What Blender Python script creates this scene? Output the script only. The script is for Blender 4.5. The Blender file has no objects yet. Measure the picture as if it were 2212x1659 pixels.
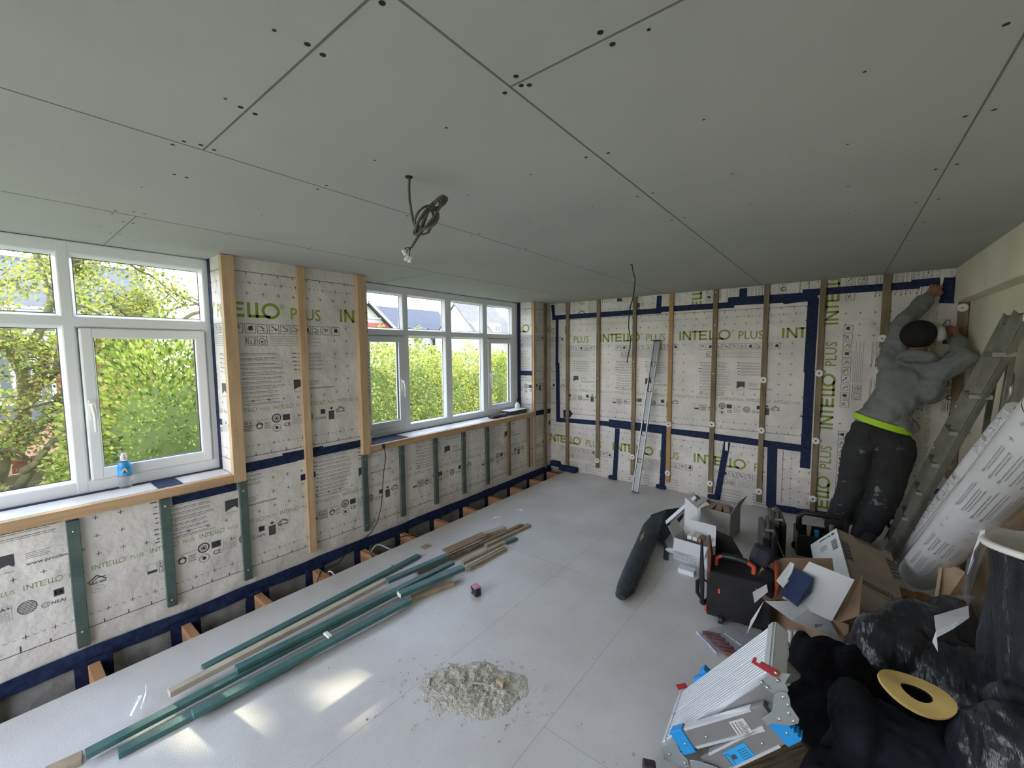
import bpy, bmesh, math, random
import numpy as np
from mathutils import Vector, Matrix, noise

# ------------------------------------------------------------------ camera
FPX, CX, CY = 902.372, 1106.0, 829.5
YAW, PIT, ROLL = math.radians(38.174), math.radians(-4.54), math.radians(-0.468)
CAM = Vector((0, 0, 1.62))
_f = Vector((-math.sin(YAW)*math.cos(PIT), math.cos(YAW)*math.cos(PIT), math.sin(PIT)))
_r0 = Vector((math.cos(YAW), math.sin(YAW), 0)); _u0 = _r0.cross(_f)
_r = math.cos(ROLL)*_r0 + math.sin(ROLL)*_u0
_u = -math.sin(ROLL)*_r0 + math.cos(ROLL)*_u0
sc = bpy.context.scene
COL = sc.collection
cd = bpy.data.cameras.new('camera'); cam = bpy.data.objects.new('camera', cd); COL.objects.link(cam)
cd.sensor_width = 36; cd.lens = FPX/2212*36; cd.clip_start = 0.02; cd.clip_end = 400
cam.matrix_world = Matrix(((_r.x, _u.x, -_f.x, 0), (_r.y, _u.y, -_f.y, 0), (_r.z, _u.z, -_f.z, 1.62), (0, 0, 0, 1)))
sc.camera = cam
# ------------------------------------------------------------------ light
w = bpy.data.worlds.new('sky'); sc.world = w; w.use_nodes = True
nt = w.node_tree; bg = nt.nodes['Background']
tc = nt.nodes.new('ShaderNodeTexCoord'); sx = nt.nodes.new('ShaderNodeSeparateXYZ'); cr = nt.nodes.new('ShaderNodeValToRGB')
nz = nt.nodes.new('ShaderNodeTexNoise'); nz.inputs['Scale'].default_value = 3.0; nz.inputs['Detail'].default_value = 5
mx = nt.nodes.new('ShaderNodeMixRGB'); cr2 = nt.nodes.new('ShaderNodeValToRGB')
nt.links.new(tc.outputs['Generated'], sx.inputs[0]); nt.links.new(sx.outputs['Z'], cr.inputs[0])
nt.links.new(tc.outputs['Generated'], nz.inputs['Vector']); nt.links.new(nz.outputs['Fac'], cr2.inputs[0])
cr.color_ramp.elements[0].position = 0.0; cr.color_ramp.elements[0].color = (1.02, .98, .97, 1)
cr.color_ramp.elements[1].position = 0.55; cr.color_ramp.elements[1].color = (0.62, 0.75, 1.06, 1); _e = cr.color_ramp.elements.new(0.2); _e.color = (.92, .93, 1.02, 1)
cr2.color_ramp.elements[0].position = 0.52; cr2.color_ramp.elements[0].color = (0, 0, 0, 1)
cr2.color_ramp.elements[1].position = 0.7; cr2.color_ramp.elements[1].color = (.7, .7, .7, 1)
nt.links.new(cr2.outputs[0], mx.inputs[0]); nt.links.new(cr.outputs[0], mx.inputs[1]); mx.inputs[2].default_value = (1, .98, .98, 1)
nt.links.new(mx.outputs[0], bg.inputs[0]); bg.inputs[1].default_value = 4.7
SUN_D = Vector((1.63, 0.24, -1.72)).normalized()
sl = bpy.data.lights.new('sun', 'SUN'); so = bpy.data.objects.new('sun', sl); COL.objects.link(so)
sl.energy = 3.6; sl.angle = math.radians(0.45); sl.color = (1.0, 0.90, 0.66)
so.rotation_euler = SUN_D.to_track_quat('-Z', 'Y').to_euler(); so.location = (-10, 0, 12)
sc.view_settings.view_transform = 'Standard'; sc.view_settings.look = 'None'
sc.view_settings.gamma = 1; sc.view_settings.use_curve_mapping = False; sc.view_settings.exposure = 0.45
try:
    sc.cycles.max_bounces = 10; sc.cycles.diffuse_bounces = 6; sc.cycles.transparent_max_bounces = 12
    sc.cycles.use_denoising = True; sc.cycles.sample_clamp_indirect = 6
except Exception: pass

# ------------------------------------------------------------------ helpers
def ray(px, py): return (px-CX)/FPX*_r - (py-CY)/FPX*_u + _f
def X(px, py, x): d = ray(px, py); return CAM + d*(x/d.x)
def Y(px, py, y): d = ray(px, py); return CAM + d*(y/d.y)
def Z(px, py, z=0.0): d = ray(px, py); return CAM + d*((z-1.62)/d.z)
def D(px, py, dist): return CAM + ray(px, py)*dist
V = Vector
XL, YF, XR, ZC = -3.13, 4.836, 0.78, 2.245

def tag(o, label=None, cat=None, group=None, kind=None):
    if label: o['label'] = label
    if cat: o['category'] = cat
    if group: o['group'] = group
    if kind: o['kind'] = kind
    return o
def empty(name, loc, label=None, cat=None, group=None, kind=None):
    o = bpy.data.objects.new(name, None); COL.objects.link(o); o.location = loc; o.empty_display_size = .05
    return tag(o, label, cat, group, kind)

class MB:
    def __init__(s): s.v = []; s.f = []; s.m = []; s.sm = []
    def add(s, vs, fs, m=0, smooth=False):
        b = len(s.v); s.v += [V(p) for p in vs]
        for f in fs: s.f.append([b+i for i in f]); s.m.append(m); s.sm.append(smooth)
        return s
    def box(s, lo, hi, m=0):
        x0, y0, z0 = lo; x1, y1, z1 = hi
        return s.add([(x0,y0,z0),(x1,y0,z0),(x1,y1,z0),(x0,y1,z0),(x0,y0,z1),(x1,y0,z1),(x1,y1,z1),(x0,y1,z1)],
                     [(0,3,2,1),(4,5,6,7),(0,1,5,4),(1,2,6,5),(2,3,7,6),(3,0,4,7)], m)
    def obox(s, c, size, R, m=0):   # oriented box: R 3x3 with columns = axes
        vs = []
        for k in range(8):
            l = V(((k & 1)-.5, ((k >> 1) & 1)-.5, (k >> 2)-.5)); l = V((l.x*size[0], l.y*size[1], l.z*size[2]))
            vs.append(V(c) + R @ l)
        return s.add(vs, [(0,2,3,1),(4,5,7,6),(0,1,5,4),(1,3,7,5),(3,2,6,7),(2,0,4,6)], m)
    def beam(s, a, b, wd, ht, up=V((0,0,1)), m=0):   # box from a to b
        a = V(a); b = V(b); d = b-a; L = d.length; x = d.normalized(); y = V(up).cross(x).normalized(); z = x.cross(y)
        return s.obox((a+b)/2, (L, wd, ht), Matrix((x, y, z)).transposed(), m)
    def prism(s, pts, off, m=0):     # polygon extruded by the vector off
        n = len(pts); pts = [V(p) for p in pts]; off = V(off)
        s.add(pts + [p+off for p in pts], [tuple(range(n))[::-1], tuple(range(n, 2*n))] + [(i, (i+1) % n, n+(i+1) % n, n+i) for i in range(n)], m)
        return s
    def slab(s, pts, t, m=0):
        pts = [V(p) for p in pts]; n = V((0,0,0))
        for i in range(len(pts)): n += (pts[i]-pts[0]).cross(pts[(i+1) % len(pts)]-pts[0])
        return s.prism(pts, n.normalized()*t, m)
    def tube(s, pts, r, n=8, m=0, closed=False, flat=1.0):
        pts = [V(p) for p in pts]; rs = r if isinstance(r, (list, tuple)) else [r]*len(pts)
        rings = []; up = V((0.13, 0.21, 1)).normalized(); vs = []
        for i, p in enumerate(pts):
            a = pts[i-1] if i or closed else p; b = pts[(i+1) % len(pts)] if i < len(pts)-1 or closed else p
            t = (b-a).normalized(); x = t.cross(up)
            if x.length < 1e-3: x = t.orthogonal()
            x.normalize(); y = x.cross(t).normalized(); up = y
            for k in range(n):
                q = 2*math.pi*k/n; vs.append(p + x*math.cos(q)*rs[i] + y*math.sin(q)*rs[i]*flat)
        N = len(pts); fs = []
        for i in range(N if closed else N-1):
            for k in range(n): j = (i+1) % N; fs.append((i*n+k, i*n+(k+1) % n, j*n+(k+1) % n, j*n+k))
        s.add(vs, fs, m, True)
        if not closed: s.add([vs[k] for k in range(n)], [tuple(range(n))[::-1]], m); s.add([vs[(N-1)*n+k] for k in range(n)], [tuple(range(n))], m)
        return s
    def cyl(s, a, b, r, n=20, m=0, r2=None): return s.tube([a, b], [r, r if r2 is None else r2], n, m)
    def lathe(s, prof, c, ax=V((0,0,1)), n=24, m=0):   # prof: (r, h)
        ax = V(ax).normalized(); x = ax.orthogonal().normalized(); y = ax.cross(x); c = V(c); vs = []
        for r, h in prof:
            for k in range(n): q = 2*math.pi*k/n; vs.append(c + ax*h + (x*math.cos(q)+y*math.sin(q))*r)
        fs = [(i*n+k, i*n+(k+1) % n, (i+1)*n+(k+1) % n, (i+1)*n+k) for i in range(len(prof)-1) for k in range(n)]
        return s.add(vs, fs, m, True)
    def ball(s, c, r, R=None, n=16, m=0):
        c = V(c); r = (r, r, r) if isinstance(r, (int, float)) else r; vs = []; R = R or Matrix.Identity(3)
        h = n//2
        for i in range(h+1):
            for k in range(n):
                a = math.pi*i/h; q = 2*math.pi*k/n
                vs.append(c + R @ V((r[0]*math.sin(a)*math.cos(q), r[1]*math.sin(a)*math.sin(q), r[2]*math.cos(a))))
        return s.add(vs, [(i*n+k, i*n+(k+1) % n, (i+1)*n+(k+1) % n, (i+1)*n+k) for i in range(h) for k in range(n)], m, True)
    def grid(s, fn, nu, nv, m=0, smooth=True):
        vs = [fn(i/nu, j/nv) for j in range(nv+1) for i in range(nu+1)]
        return s.add(vs, [(j*(nu+1)+i, j*(nu+1)+i+1, (j+1)*(nu+1)+i+1, (j+1)*(nu+1)+i) for j in range(nv) for i in range(nu)], m, smooth)
    def build(s, name, mats, parent=None, bevel=0, kind=None, fix=True):
        me = bpy.data.meshes.new(name); me.from_pydata([tuple(p) for p in s.v], [], s.f)
        mats = mats if isinstance(mats, (list, tuple)) else [mats]
        for m in mats: me.materials.append(m)
        me.polygons.foreach_set('material_index', s.m); me.polygons.foreach_set('use_smooth', s.sm)
        if fix:
            bm = bmesh.new(); bm.from_mesh(me); bmesh.ops.recalc_face_normals(bm, faces=bm.faces); bm.to_mesh(me); bm.free()
        me.update()
        o = bpy.data.objects.new(name, me); COL.objects.link(o)
        if parent is not None:
            o.parent = parent; o.matrix_parent_inverse = world(parent).inverted()
        if bevel:
            b = o.modifiers.new('bevel', 'BEVEL'); b.width = bevel; b.segments = 2; b.limit_method = 'ANGLE'
        if kind: o['kind'] = kind
        return o
def world(o):
    m = Matrix.LocRotScale(o.location, o.rotation_euler, o.scale)
    return m if o.parent is None else world(o.parent) @ o.matrix_parent_inverse @ m

def remesh(o, vox, smooth=4, sub=0):
    r = o.modifiers.new('remesh', 'REMESH'); r.mode = 'VOXEL'; r.voxel_size = vox; r.use_smooth_shade = True
    if smooth: k = o.modifiers.new('smooth', 'SMOOTH'); k.factor = .5; k.iterations = smooth
    return o

# ------------------------------------------------------------------ materials
def mat(name, c, rough=.7, metal=0, bump=0, bscale=60, var=0, vscale=8, c2=None, spec=None, trans=0, alpha=1, coat=0, stretch=None, bdet=4, bdist=.01, emis=None, sub=0):
    m = bpy.data.materials.new(name); m.use_nodes = True; n = m.node_tree; b = n.nodes['Principled BSDF']
    b.inputs['Base Color'].default_value = (*c, 1); b.inputs['Roughness'].default_value = rough; b.inputs['Metallic'].default_value = metal
    if spec is not None: b.inputs['Specular IOR Level'].default_value = spec
    if trans: b.inputs['Transmission Weight'].default_value = trans
    if coat: b.inputs['Coat Weight'].default_value = coat
    if alpha < 1: b.inputs['Alpha'].default_value = alpha
    if bump or var or c2:
        t = n.nodes.new('ShaderNodeTexCoord'); mp = n.nodes.new('ShaderNodeMapping'); n.links.new(t.outputs['Object'], mp.inputs[0])
        if stretch: mp.inputs['Scale'].default_value = stretch
    if var or c2:
        z = n.nodes.new('ShaderNodeTexNoise'); z.inputs['Scale'].default_value = vscale; z.inputs['Detail'].default_value = 6
        n.links.new(mp.outputs[0], z.inputs['Vector']); r = n.nodes.new('ShaderNodeValToRGB'); n.links.new(z.outputs['Fac'], r.inputs[0])
        a = [x*(1-var) for x in c]; d = list(c2) if c2 else [min(1, x*(1+var)) for x in c]
        r.color_ramp.elements[0].position = .35; r.color_ramp.elements[1].position = .65
        r.color_ramp.elements[0].color = (*a, 1); r.color_ramp.elements[1].color = (*d, 1)
        n.links.new(r.outputs[0], b.inputs['Base Color'])
    if bump:
        z = n.nodes.new('ShaderNodeTexNoise'); z.inputs['Scale'].default_value = bscale; z.inputs['Detail'].default_value = bdet
        n.links.new(mp.outputs[0], z.inputs['Vector']); bp = n.nodes.new('ShaderNodeBump'); bp.inputs['Strength'].default_value = bump
        bp.inputs['Distance'].default_value = bdist; n.links.new(z.outputs['Fac'], bp.inputs['Height']); n.links.new(bp.outputs[0], b.inputs['Normal'])
    return m
M = {}
M['film'] = mat('membrane_film', (.68,.645,.60), .40, bump=1.0, bscale=5, var=.10, vscale=3.5, spec=.5, bdet=10)
M['film'].node_tree.nodes['Bump'].inputs['Distance'].default_value = .035
M['film_back'] = mat('membrane_plain_shaded', (.30,.29,.27), .35, bump=1.0, bscale=14, var=.2, vscale=4)  # darkened so the skirt carries the shade deep in the floor gap
M['ink_g'] = mat('print_green', (.24,.31,.03), .6)
M['ink_d'] = mat('print_black', (.055,.055,.06), .6)
M['ink_m'] = mat('print_grey', (.20,.20,.20), .6)
M['ink_gs'] = mat('print_olive', (.27,.31,.13), .6)
M['tape'] = mat('blue_tape', (.007,.014,.050), .7, spec=.25, var=.0, c2=(.018,.032,.085), vscale=35, bump=.3, bscale=40)
M['timber'] = mat('timber_new', (.60,.42,.25), .6, c2=(.47,.31,.17), vscale=5, stretch=(6,6,.6), bump=.15, bscale=60)
M['timberY'] = mat('timber_sill', (.55,.36,.20), .6, c2=(.42,.26,.13), vscale=5, stretch=(6,.6,6), bump=.15, bscale=60)
M['batten'] = mat('timber_treated', (.27,.20,.11), .7, c2=(.15,.115,.065), vscale=4, stretch=(5,5,.9), bump=.2, bscale=50)
M['batten2'] = mat('timber_orange', (.50,.30,.12), .65, c2=(.40,.23,.09), vscale=4, stretch=(5,5,.9), bump=.2)
M['green'] = mat('timber_green', (.055,.088,.078), .55, c2=(.085,.12,.105), vscale=10, bump=.15, bscale=80)
M['greenF'] = mat('timber_green_stack', (.05,.13,.125), .5, c2=(.07,.17,.16), vscale=9, bump=.15, bscale=80)
M['joist'] = mat('joist_timber', (.50,.27,.13), .7, c2=(.38,.19,.09), vscale=4, stretch=(.8,6,6), bump=.2)
M['upvc'] = mat('upvc', (.80,.82,.83), .3)
M['gasket'] = mat('gasket', (.03,.03,.035), .6)
M['metal'] = mat('aluminium', (.62,.64,.66), .32, .85, bump=.05, bscale=200)
M['steel'] = mat('screw_steel', (.55,.55,.52), .35, .9)
M['white'] = mat('white_plastic', (.78,.77,.73), .5)
M['black'] = mat('black_fabric', (.012,.012,.014), .85, bump=.5, bscale=90)
M['blackp'] = mat('black_plastic', (.014,.014,.016), .45, bump=.1)
M['cable'] = mat('cable_grey', (.09,.09,.08), .5)
M['cableb'] = mat('cable_black', (.015,.015,.015), .5)
M['paper'] = mat('paper_white', (.75,.78,.80), .8)
M['hole'] = mat('screw_hole', (.02,.02,.02), .9)
M['seam'] = mat('board_seam', (.16,.16,.15), .9)
def glass():
    m = bpy.data.materials.new('window_glass'); m.use_nodes = True; n = m.node_tree; n.nodes.clear()
    o = n.nodes.new('ShaderNodeOutputMaterial'); t = n.nodes.new('ShaderNodeBsdfTransparent'); g = n.nodes.new('ShaderNodeBsdfGlossy')
    t.inputs[0].default_value = (.96,.98,.97,1); g.inputs['Roughness'].default_value = .02; mixn = n.nodes.new('ShaderNodeMixShader')
    mixn.inputs[0].default_value = .045
    n.links.new(t.outputs[0], mixn.inputs[1]); n.links.new(g.outputs[0], mixn.inputs[2]); n.links.new(mixn.outputs[0], o.inputs[0])
    return m
M['glass'] = glass()
def floor_mat():
    m = mat('chipboard', (.47,.43,.39), .62, bump=.12, bscale=180); n = m.node_tree; b = n.nodes['Principled BSDF']
    t = n.nodes.new('ShaderNodeTexCoord')
    def noi(s, d):
        z = n.nodes.new('ShaderNodeTexNoise'); z.inputs['Scale'].default_value = s; z.inputs['Detail'].default_value = d; n.links.new(t.outputs['Object'], z.inputs['Vector']); return z
    a = noi(260, 2); r = n.nodes.new('ShaderNodeValToRGB'); n.links.new(a.outputs['Fac'], r.inputs[0])
    r.color_ramp.elements[0].position = .3; r.color_ramp.elements[0].color = (.58,.555,.53,1); r.color_ramp.elements[1].position = .7; r.color_ramp.elements[1].color = (.72,.70,.68,1)
    c = noi(2.3, 5); r2 = n.nodes.new('ShaderNodeValToRGB'); n.links.new(c.outputs['Fac'], r2.inputs[0])
    r2.color_ramp.elements[0].position = .35; r2.color_ramp.elements[0].color = (.9,.89,.88,1); r2.color_ramp.elements[1].position = .65; r2.color_ramp.elements[1].color = (1.04,1.05,1.07,1)
    x = n.nodes.new('ShaderNodeMixRGB'); x.blend_type = 'MULTIPLY'; x.inputs[0].default_value = 1
    n.links.new(r.outputs[0], x.inputs[1]); n.links.new(r2.outputs[0], x.inputs[2]); n.links.new(x.outputs[0], b.inputs['Base Color'])
    return m
M['floor'] = floor_mat(); M['floor'].node_tree.nodes['Principled BSDF'].inputs['Roughness'].default_value = .5
M['ceil'] = mat('plasterboard', (.455,.46,.43), .85, c2=(.42,.425,.40), vscale=1.6, bump=.03, bscale=200)
M['cream'] = mat('cream_plaster', (.80,.76,.60), .8, c2=(.72,.68,.53), vscale=3, bump=.06, bscale=60)
# ------------------------------------------------------------------ printing
_TX = {}
def text_geo(s, bold=0.0):
    k = (s, bold)
    if k not in _TX:
        cu = bpy.data.curves.new('t', 'FONT'); cu.body = s; cu.size = 1; cu.resolution_u = 2; cu.offset = bold
        o = bpy.data.objects.new('t', cu); me = o.to_mesh()
        vs = [(v.co.x, v.co.y) for v in me.vertices]; fs = [tuple(p.vertices) for p in me.polygons]
        o.to_mesh_clear(); bpy.data.objects.remove(o); bpy.data.curves.remove(cu)
        x0 = min([v[0] for v in vs] or [0]); _TX[k] = ([(a-x0, b) for a, b in vs], fs, max([v[0] for v in vs] or [0])-x0)
    return _TX[k]
CAP = None
class Flat:
    """flat printed artwork in (u, v) metres, v up"""
    def __init__(s): s.v = []; s.f = []; s.m = []
    def poly(s, pts, m=0):
        b = len(s.v); s.v += [(p[0], p[1]) for p in pts]; s.f.append(list(range(b, b+len(pts)))); s.m.append(m)
    def rect(s, u0, v0, u1, v1, m=0): s.poly([(u0, v0), (u1, v0), (u1, v1), (u0, v1)], m)
    def line(s, a, b, t, m=0):
        a = V((*a, 0)); b = V((*b, 0)); d = (b-a)
        if d.length < 1e-6: return
        n = V((-d.y, d.x, 0)).normalized()*t/2; s.poly([(a-n)[:2], (b-n)[:2], (b+n)[:2], (a+n)[:2]], m)
    def path(s, pts, t, m=0):
        for a, b in zip(pts, pts[1:]): s.line(a, b, t, m)
    def box(s, u0, v0, u1, v1, t, m=0): s.path([(u0, v0), (u1, v0), (u1, v1), (u0, v1), (u0, v0)], t, m)
    def disc(s, c, r, m=0, n=18): s.poly([(c[0]+r*math.cos(2*math.pi*k/n), c[1]+r*math.sin(2*math.pi*k/n)) for k in range(n)], m)
    def ring(s, c, r, t, m=0, n=22, ry=None):
        ry = ry or r
        P = lambda k, d: (c[0]+(r+d)*math.cos(2*math.pi*k/n), c[1]+(ry+d)*math.sin(2*math.pi*k/n))
        for k in range(n): s.poly([P(k, -t/2), P(k+1, -t/2), P(k+1, t/2), P(k, t/2)], m)
    def text(s, txt, u, v, h, m=0, bold=0.0, width=None):
        vs, fs, W = text_geo(txt, bold); k = h/.70; kx = k if width is None else width/max(W, 1e-6); b = len(s.v)
        s.v += [(u+a*kx, v+c*k) for a, c in vs]
        for f in fs: s.f.append([b+i for i in f]); s.m.append(m)
    def cross(s, u, v, r, m=0, t=.0035): s.line((u-r, v), (u+r, v), t, m); s.line((u, v-r), (u, v+r), t, m)
    def merge(s, o, du=0, dv=0):
        b = len(s.v); s.v += [(a+du, c+dv) for a, c in o.v]; s.f += [[b+i for i in f] for f in o.f]; s.m += o.m
def logo(F, u, v, h, m=1, t=.17, plus=True, mp=None):
    """the joined lettering INTELLO (R) PLUS, baseline at v"""
    S = lambda pts: F.path([(u+a*h, v+b*h) for a, b in pts], t*h, m)
    e = t/2
    S([(e, 0), (e, 1)])
    S([(.45, 0), (.45, 1)]); S([(.45-.0, .98), (1.15, .02)]); S([(1.15, 0), (1.15, 1)])
    S([(1.3, 1-e), (2.9, 1-e)]); S([(1.62, 0), (1.62, 1)])
    S([(2.15, 0), (2.15, 1)]); S([(2.15, e), (2.9, e)]); S([(2.15, .52), (2.8, .52)])
    S([(3.16, 1), (3.16, 0)]); S([(3.16, e), (4.5, e)]); S([(3.66, 1), (3.66, 0)])
    F.ring((u+4.55*h, v+.5*h), .5*h, t*h, m, 26, .5*h-e*h*.5)
    if h > .05: F.ring((u+5.32*h, v+.85*h), .14*h, .03*h, m); F.text('R', u+5.26*h, v+.77*h, .16*h, m)
    else: F.ring((u+5.3*h, v+.85*h), .1*h, .05*h, m, 8)
    if plus: F.text('PLUS', u+5.88*h, v, .84*h, m if mp is None else mp, .005 if h > .05 else .0, width=2.2*h)
def one_period():
    F = Flat(); rnd = random.Random(5)
    logo(F, 0, -.30, .1, 1, .19)
    for k in range(10):      # row of small instruction pictures
        u = .212+k*.0755; v = -.405; F.box(u, v, u+.062, v+.062, .003, 2)
        q = [(u+rnd.uniform(.008,.054), v+rnd.uniform(.008,.054)) for _ in range(4)]
        F.path(q, .003, 2); F.line((u+.006, v+.02), (u+.05, v+.016+rnd.uniform(0,.02)), .0025, 2)
        if k in (1, 6, 9): F.poly([(u+.02, v+.02), (u+.05, v+.022), (u+.045, v+.05), (u+.022, v+.046)], 2)
        else: F.line((u+.012, v+.05), (u+.045, v+.03), .005, 2)
    u = .285; F.box(u, -.487, u+.062, -.425, .003, 2); F.box(u+.018, -.478, u+.054, -.436, .003, 2); F.text('i', u+.031, -.474, .028, 2, .02); F.rect(u+.006, -.47, u+.011, -.44, 2); F.disc((u+.0085, -.477), .003, 2, 8)
    u = .358; F.box(u, -.487, u+.062, -.425, .003, 2); F.path([(u+.01, -.455), (u+.03, -.434), (u+.052, -.455), (u+.046, -.478), (u+.016, -.478), (u+.01, -.455)], .004, 2); F.disc((u+.03, -.462), .008, 2, 8)
    def words(u0, u1, v, t=.0028, m=3, solid=False):
        u = u0
        while u < u1: e = min(u1, u+rnd.uniform(.012, .05)); F.rect(u, v, e, v+t, m); u = e+rnd.uniform(.002, .005)
    for j in range(6): words(.44, .80 if j % 2 else .72, -.425-j*.0125)
    def column(u0, u1, v0, blocks):
        v = v0
        for b in blocks:
            F.rect(u0-rnd.choice([.02,.028,.038]), v-.001, u0-.006, v+.005, 2)
            for j in range(b): words(u0, u1-rnd.uniform(0, .06), v, .003, 2 if j == 0 else 3); v -= .0095
            v -= .010
    column(.25, .53, -.545, [2,3,2,2,3,2,2,3,2,2,1,2])
    column(.62, .83, -.545, [2,2,2,2,2])
    # company block
    F.poly([(.585,-.735), (.66,-.735), (.66,-.79), (.655,-.80), (.64,-.785), (.622,-.79), (.60,-.80), (.585,-.81)], 2)
    F.text('pro clima', .59, -.825, .011, 3, 0, .065)
    for j in range(4): words(.695, .78-.01*(j % 2), -.752-j*.009, .0025)
    F.text('www.proclima.com', .695, -.812, .016, 2, .012, .205)
    for k in range(4): logo(F, k*.2412-.045, -.935, .0265, 4, .13, True, 4)
    # marks row
    m = 2
    F.box(.178, -1.055, .222, -1.0, .002, 3); F.rect(.178, -1.055, .222, -1.04, m)
    F.box(.232, -1.066, .302, -.996, .0025, m); F.text('100X', .237, -1.022, .018, m, .015, .06); F.rect(.236, -1.034, .298, -1.028, m)
    for j in range(3): F.rect(.24, -1.062+j*.009, .294, -1.057+j*.009, 3)
    F.path([(.318,-1.035),(.343,-1.012),(.368,-1.035)], .005, m); F.ring((.343,-1.042), .017, .007, m, 12); F.text('Aged', .374, -1.03, .012, m, .01, .036); F.text('Dust', .374, -1.046, .011, m, .01, .034); F.text('barrier', .374, -1.062, .011, m, .01, .04)
    F.line((.325, -.998), (.42, -.998), .002, 3); F.line((.325, -1.004), (.40, -1.004), .002, 3)
    F.ring((.455,-1.0), .028, .008, m); F.ring((.455,-1.0), .015, .004, m, 16); F.poly([(.447,-1.01),(.463,-1.01),(.463,-.998),(.455,-.99),(.447,-.998)], m)
    F.ring((.455,-1.068), .026, .004, 3); F.rect(.445,-1.078,.465,-1.062, m); F.rect(.441,-1.062,.46,-1.056, m)
    F.rect(.497,-1.022,.548,-.98, m); F.ring((.522,-1.001), .012, .003, 0, 12); F.text('CE', .503, -1.066, .026, m, .012, .045)
    F.box(.562,-1.058,.635,-.985, .0015, 3); F.text('A+', .598, -1.008, .018, m, .02, .034); F.text('c3', .568, -1.01, .014, 3)
    for j in range(5): words(.567, .63, -1.02-j*.008, .0022)
    F.ring((.685,-1.022), .032, .003, m)
    for j in range(7):
        v = -1.046+j*.008; hw = math.sqrt(max(0, .031**2-(v+1.022)**2)); F.rect(.685-hw, v-.0018, .685+hw, v+.0022, m)
    F.ring((.745,-1.04), .014, .003, 3, 12); F.ring((.745,-1.04), .007, .003, 3, 8); F.text('NSAI', .765, -1.048, .016, m, .015, .05)
    F.rect(.775,-1.012,.812,-.975, m); F.text('ES', .78, -1.003, .02, 0, .02, .027)
    F.poly([(.862,-.985),(.848,-.975),(.852,-.968),(.858,-.97),(.862,-.955),(.866,-.97),(.873,-.968),(.877,-.975)], m); F.rect(.838,-1.062,.885,-.992, 3)
    for j in range(5): F.rect(.841,-1.057+j*.013,.882,-1.05+j*.013, m)
    F.path([(.898,-.998),(.935,-.968),(.972,-.998)], .006, m); F.path([(.915,-.998),(.935,-.982),(.972,-.982)], .004, m); F.text('BBA', .903, -1.014, .014, m, .02, .035); F.rect(.943,-1.013,.972,-1.002, 3)
    F.ring((.935,-1.043), .028, .0015, 3, 20, .018); F.text('hfc', .925, -1.048, .010, 3, 0, .02)
    return F
PERIOD = .965; ONE = one_period()
def print_sheet(u0, u1, start):
    F = Flat(); k0 = math.floor((u0-start)/PERIOD)-1; k1 = math.ceil((u1-start)/PERIOD)
    for k in range(k0, k1+1): F.merge(ONE, start+k*PERIOD)
    F.rect(u0, -.002, u1, .002, 2); F.rect(u0, -1.242, u1, -1.238, 2)
    i0 = math.floor(u0/.1); i1 = math.ceil(u1/.1)
    for i in range(i0, i1+1):
        u = i*.1+.03; d = .034 if i % 10 == 0 else .019
        F.rect(u-.0025, -d, u+.0025, 0, 2); F.rect(u-.0025, -1.24, u+.0025, -1.24+d, 2)
        for r, v in enumerate((-.07, -.14, -1.17)): F.cross(u+(0 if r % 2 else .02), v, .012, 2, .003)
        for v in (-.07, -1.17): F.rect(u+.045, v-.0012, u+.06, v+.0012, 2); F.rect(u+.075, v-.0012, u+.09, v+.0012, 2)
        if (u-start) % PERIOD > .86 or (u-start) % PERIOD < .14:
            for v in (-.35, -.45, -.55, -.65, -.75, -.85): F.cross(u, v, .012, 2, .003)
        else: F.cross(u, -.865, .011, 2, .003)
    return F
def sheet_mesh(name, rect, F, place, parent, mats=None, eps=.0006):
    """film rectangle (u0,v0,u1,v1) with artwork F clipped to it; place maps (u, v, offset) to the world"""
    u0, v0, u1, v1 = rect; bm = bmesh.new()
    vs = [bm.verts.new((a, b, eps)) for a, b in F.v]; bm.verts.ensure_lookup_table()
    for f, m in zip(F.f, F.m):
        try: q = bm.faces.new([vs[i] for i in f]); q.material_index = m
        except ValueError: pass
    for co, no in (((u0,0,0),(-1,0,0)), ((u1,0,0),(1,0,0)), ((0,v0,0),(0,-1,0)), ((0,v1,0),(0,1,0))):
        bmesh.ops.bisect_plane(bm, geom=bm.verts[:]+bm.edges[:]+bm.faces[:], plane_co=co, plane_no=no, clear_outer=True)
    b = [bm.verts.new(p) for p in ((u0,v0,0),(u1,v0,0),(u1,v1,0),(u0,v1,0))]; bm.faces.new(b).material_index = 0
    for vtx in bm.verts: vtx.co = place(vtx.co.x, vtx.co.y, vtx.co.z)
    me = bpy.data.meshes.new(name); bm.to_mesh(me); bm.free()
    for m in (mats or [M['film'], M['ink_g'], M['ink_d'], M['ink_m'], M['ink_gs']]): me.materials.append(m)
    o = bpy.data.objects.new(name, me); COL.objects.link(o)
    if parent is not None: o.parent = parent; o.matrix_parent_inverse = world(parent).inverted()
    return o

# ------------------------------------------------------------------ room shell
XW = -3.36       # inner face of the window frames
def S(o, k='structure'): o['kind'] = k; return o
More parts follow.
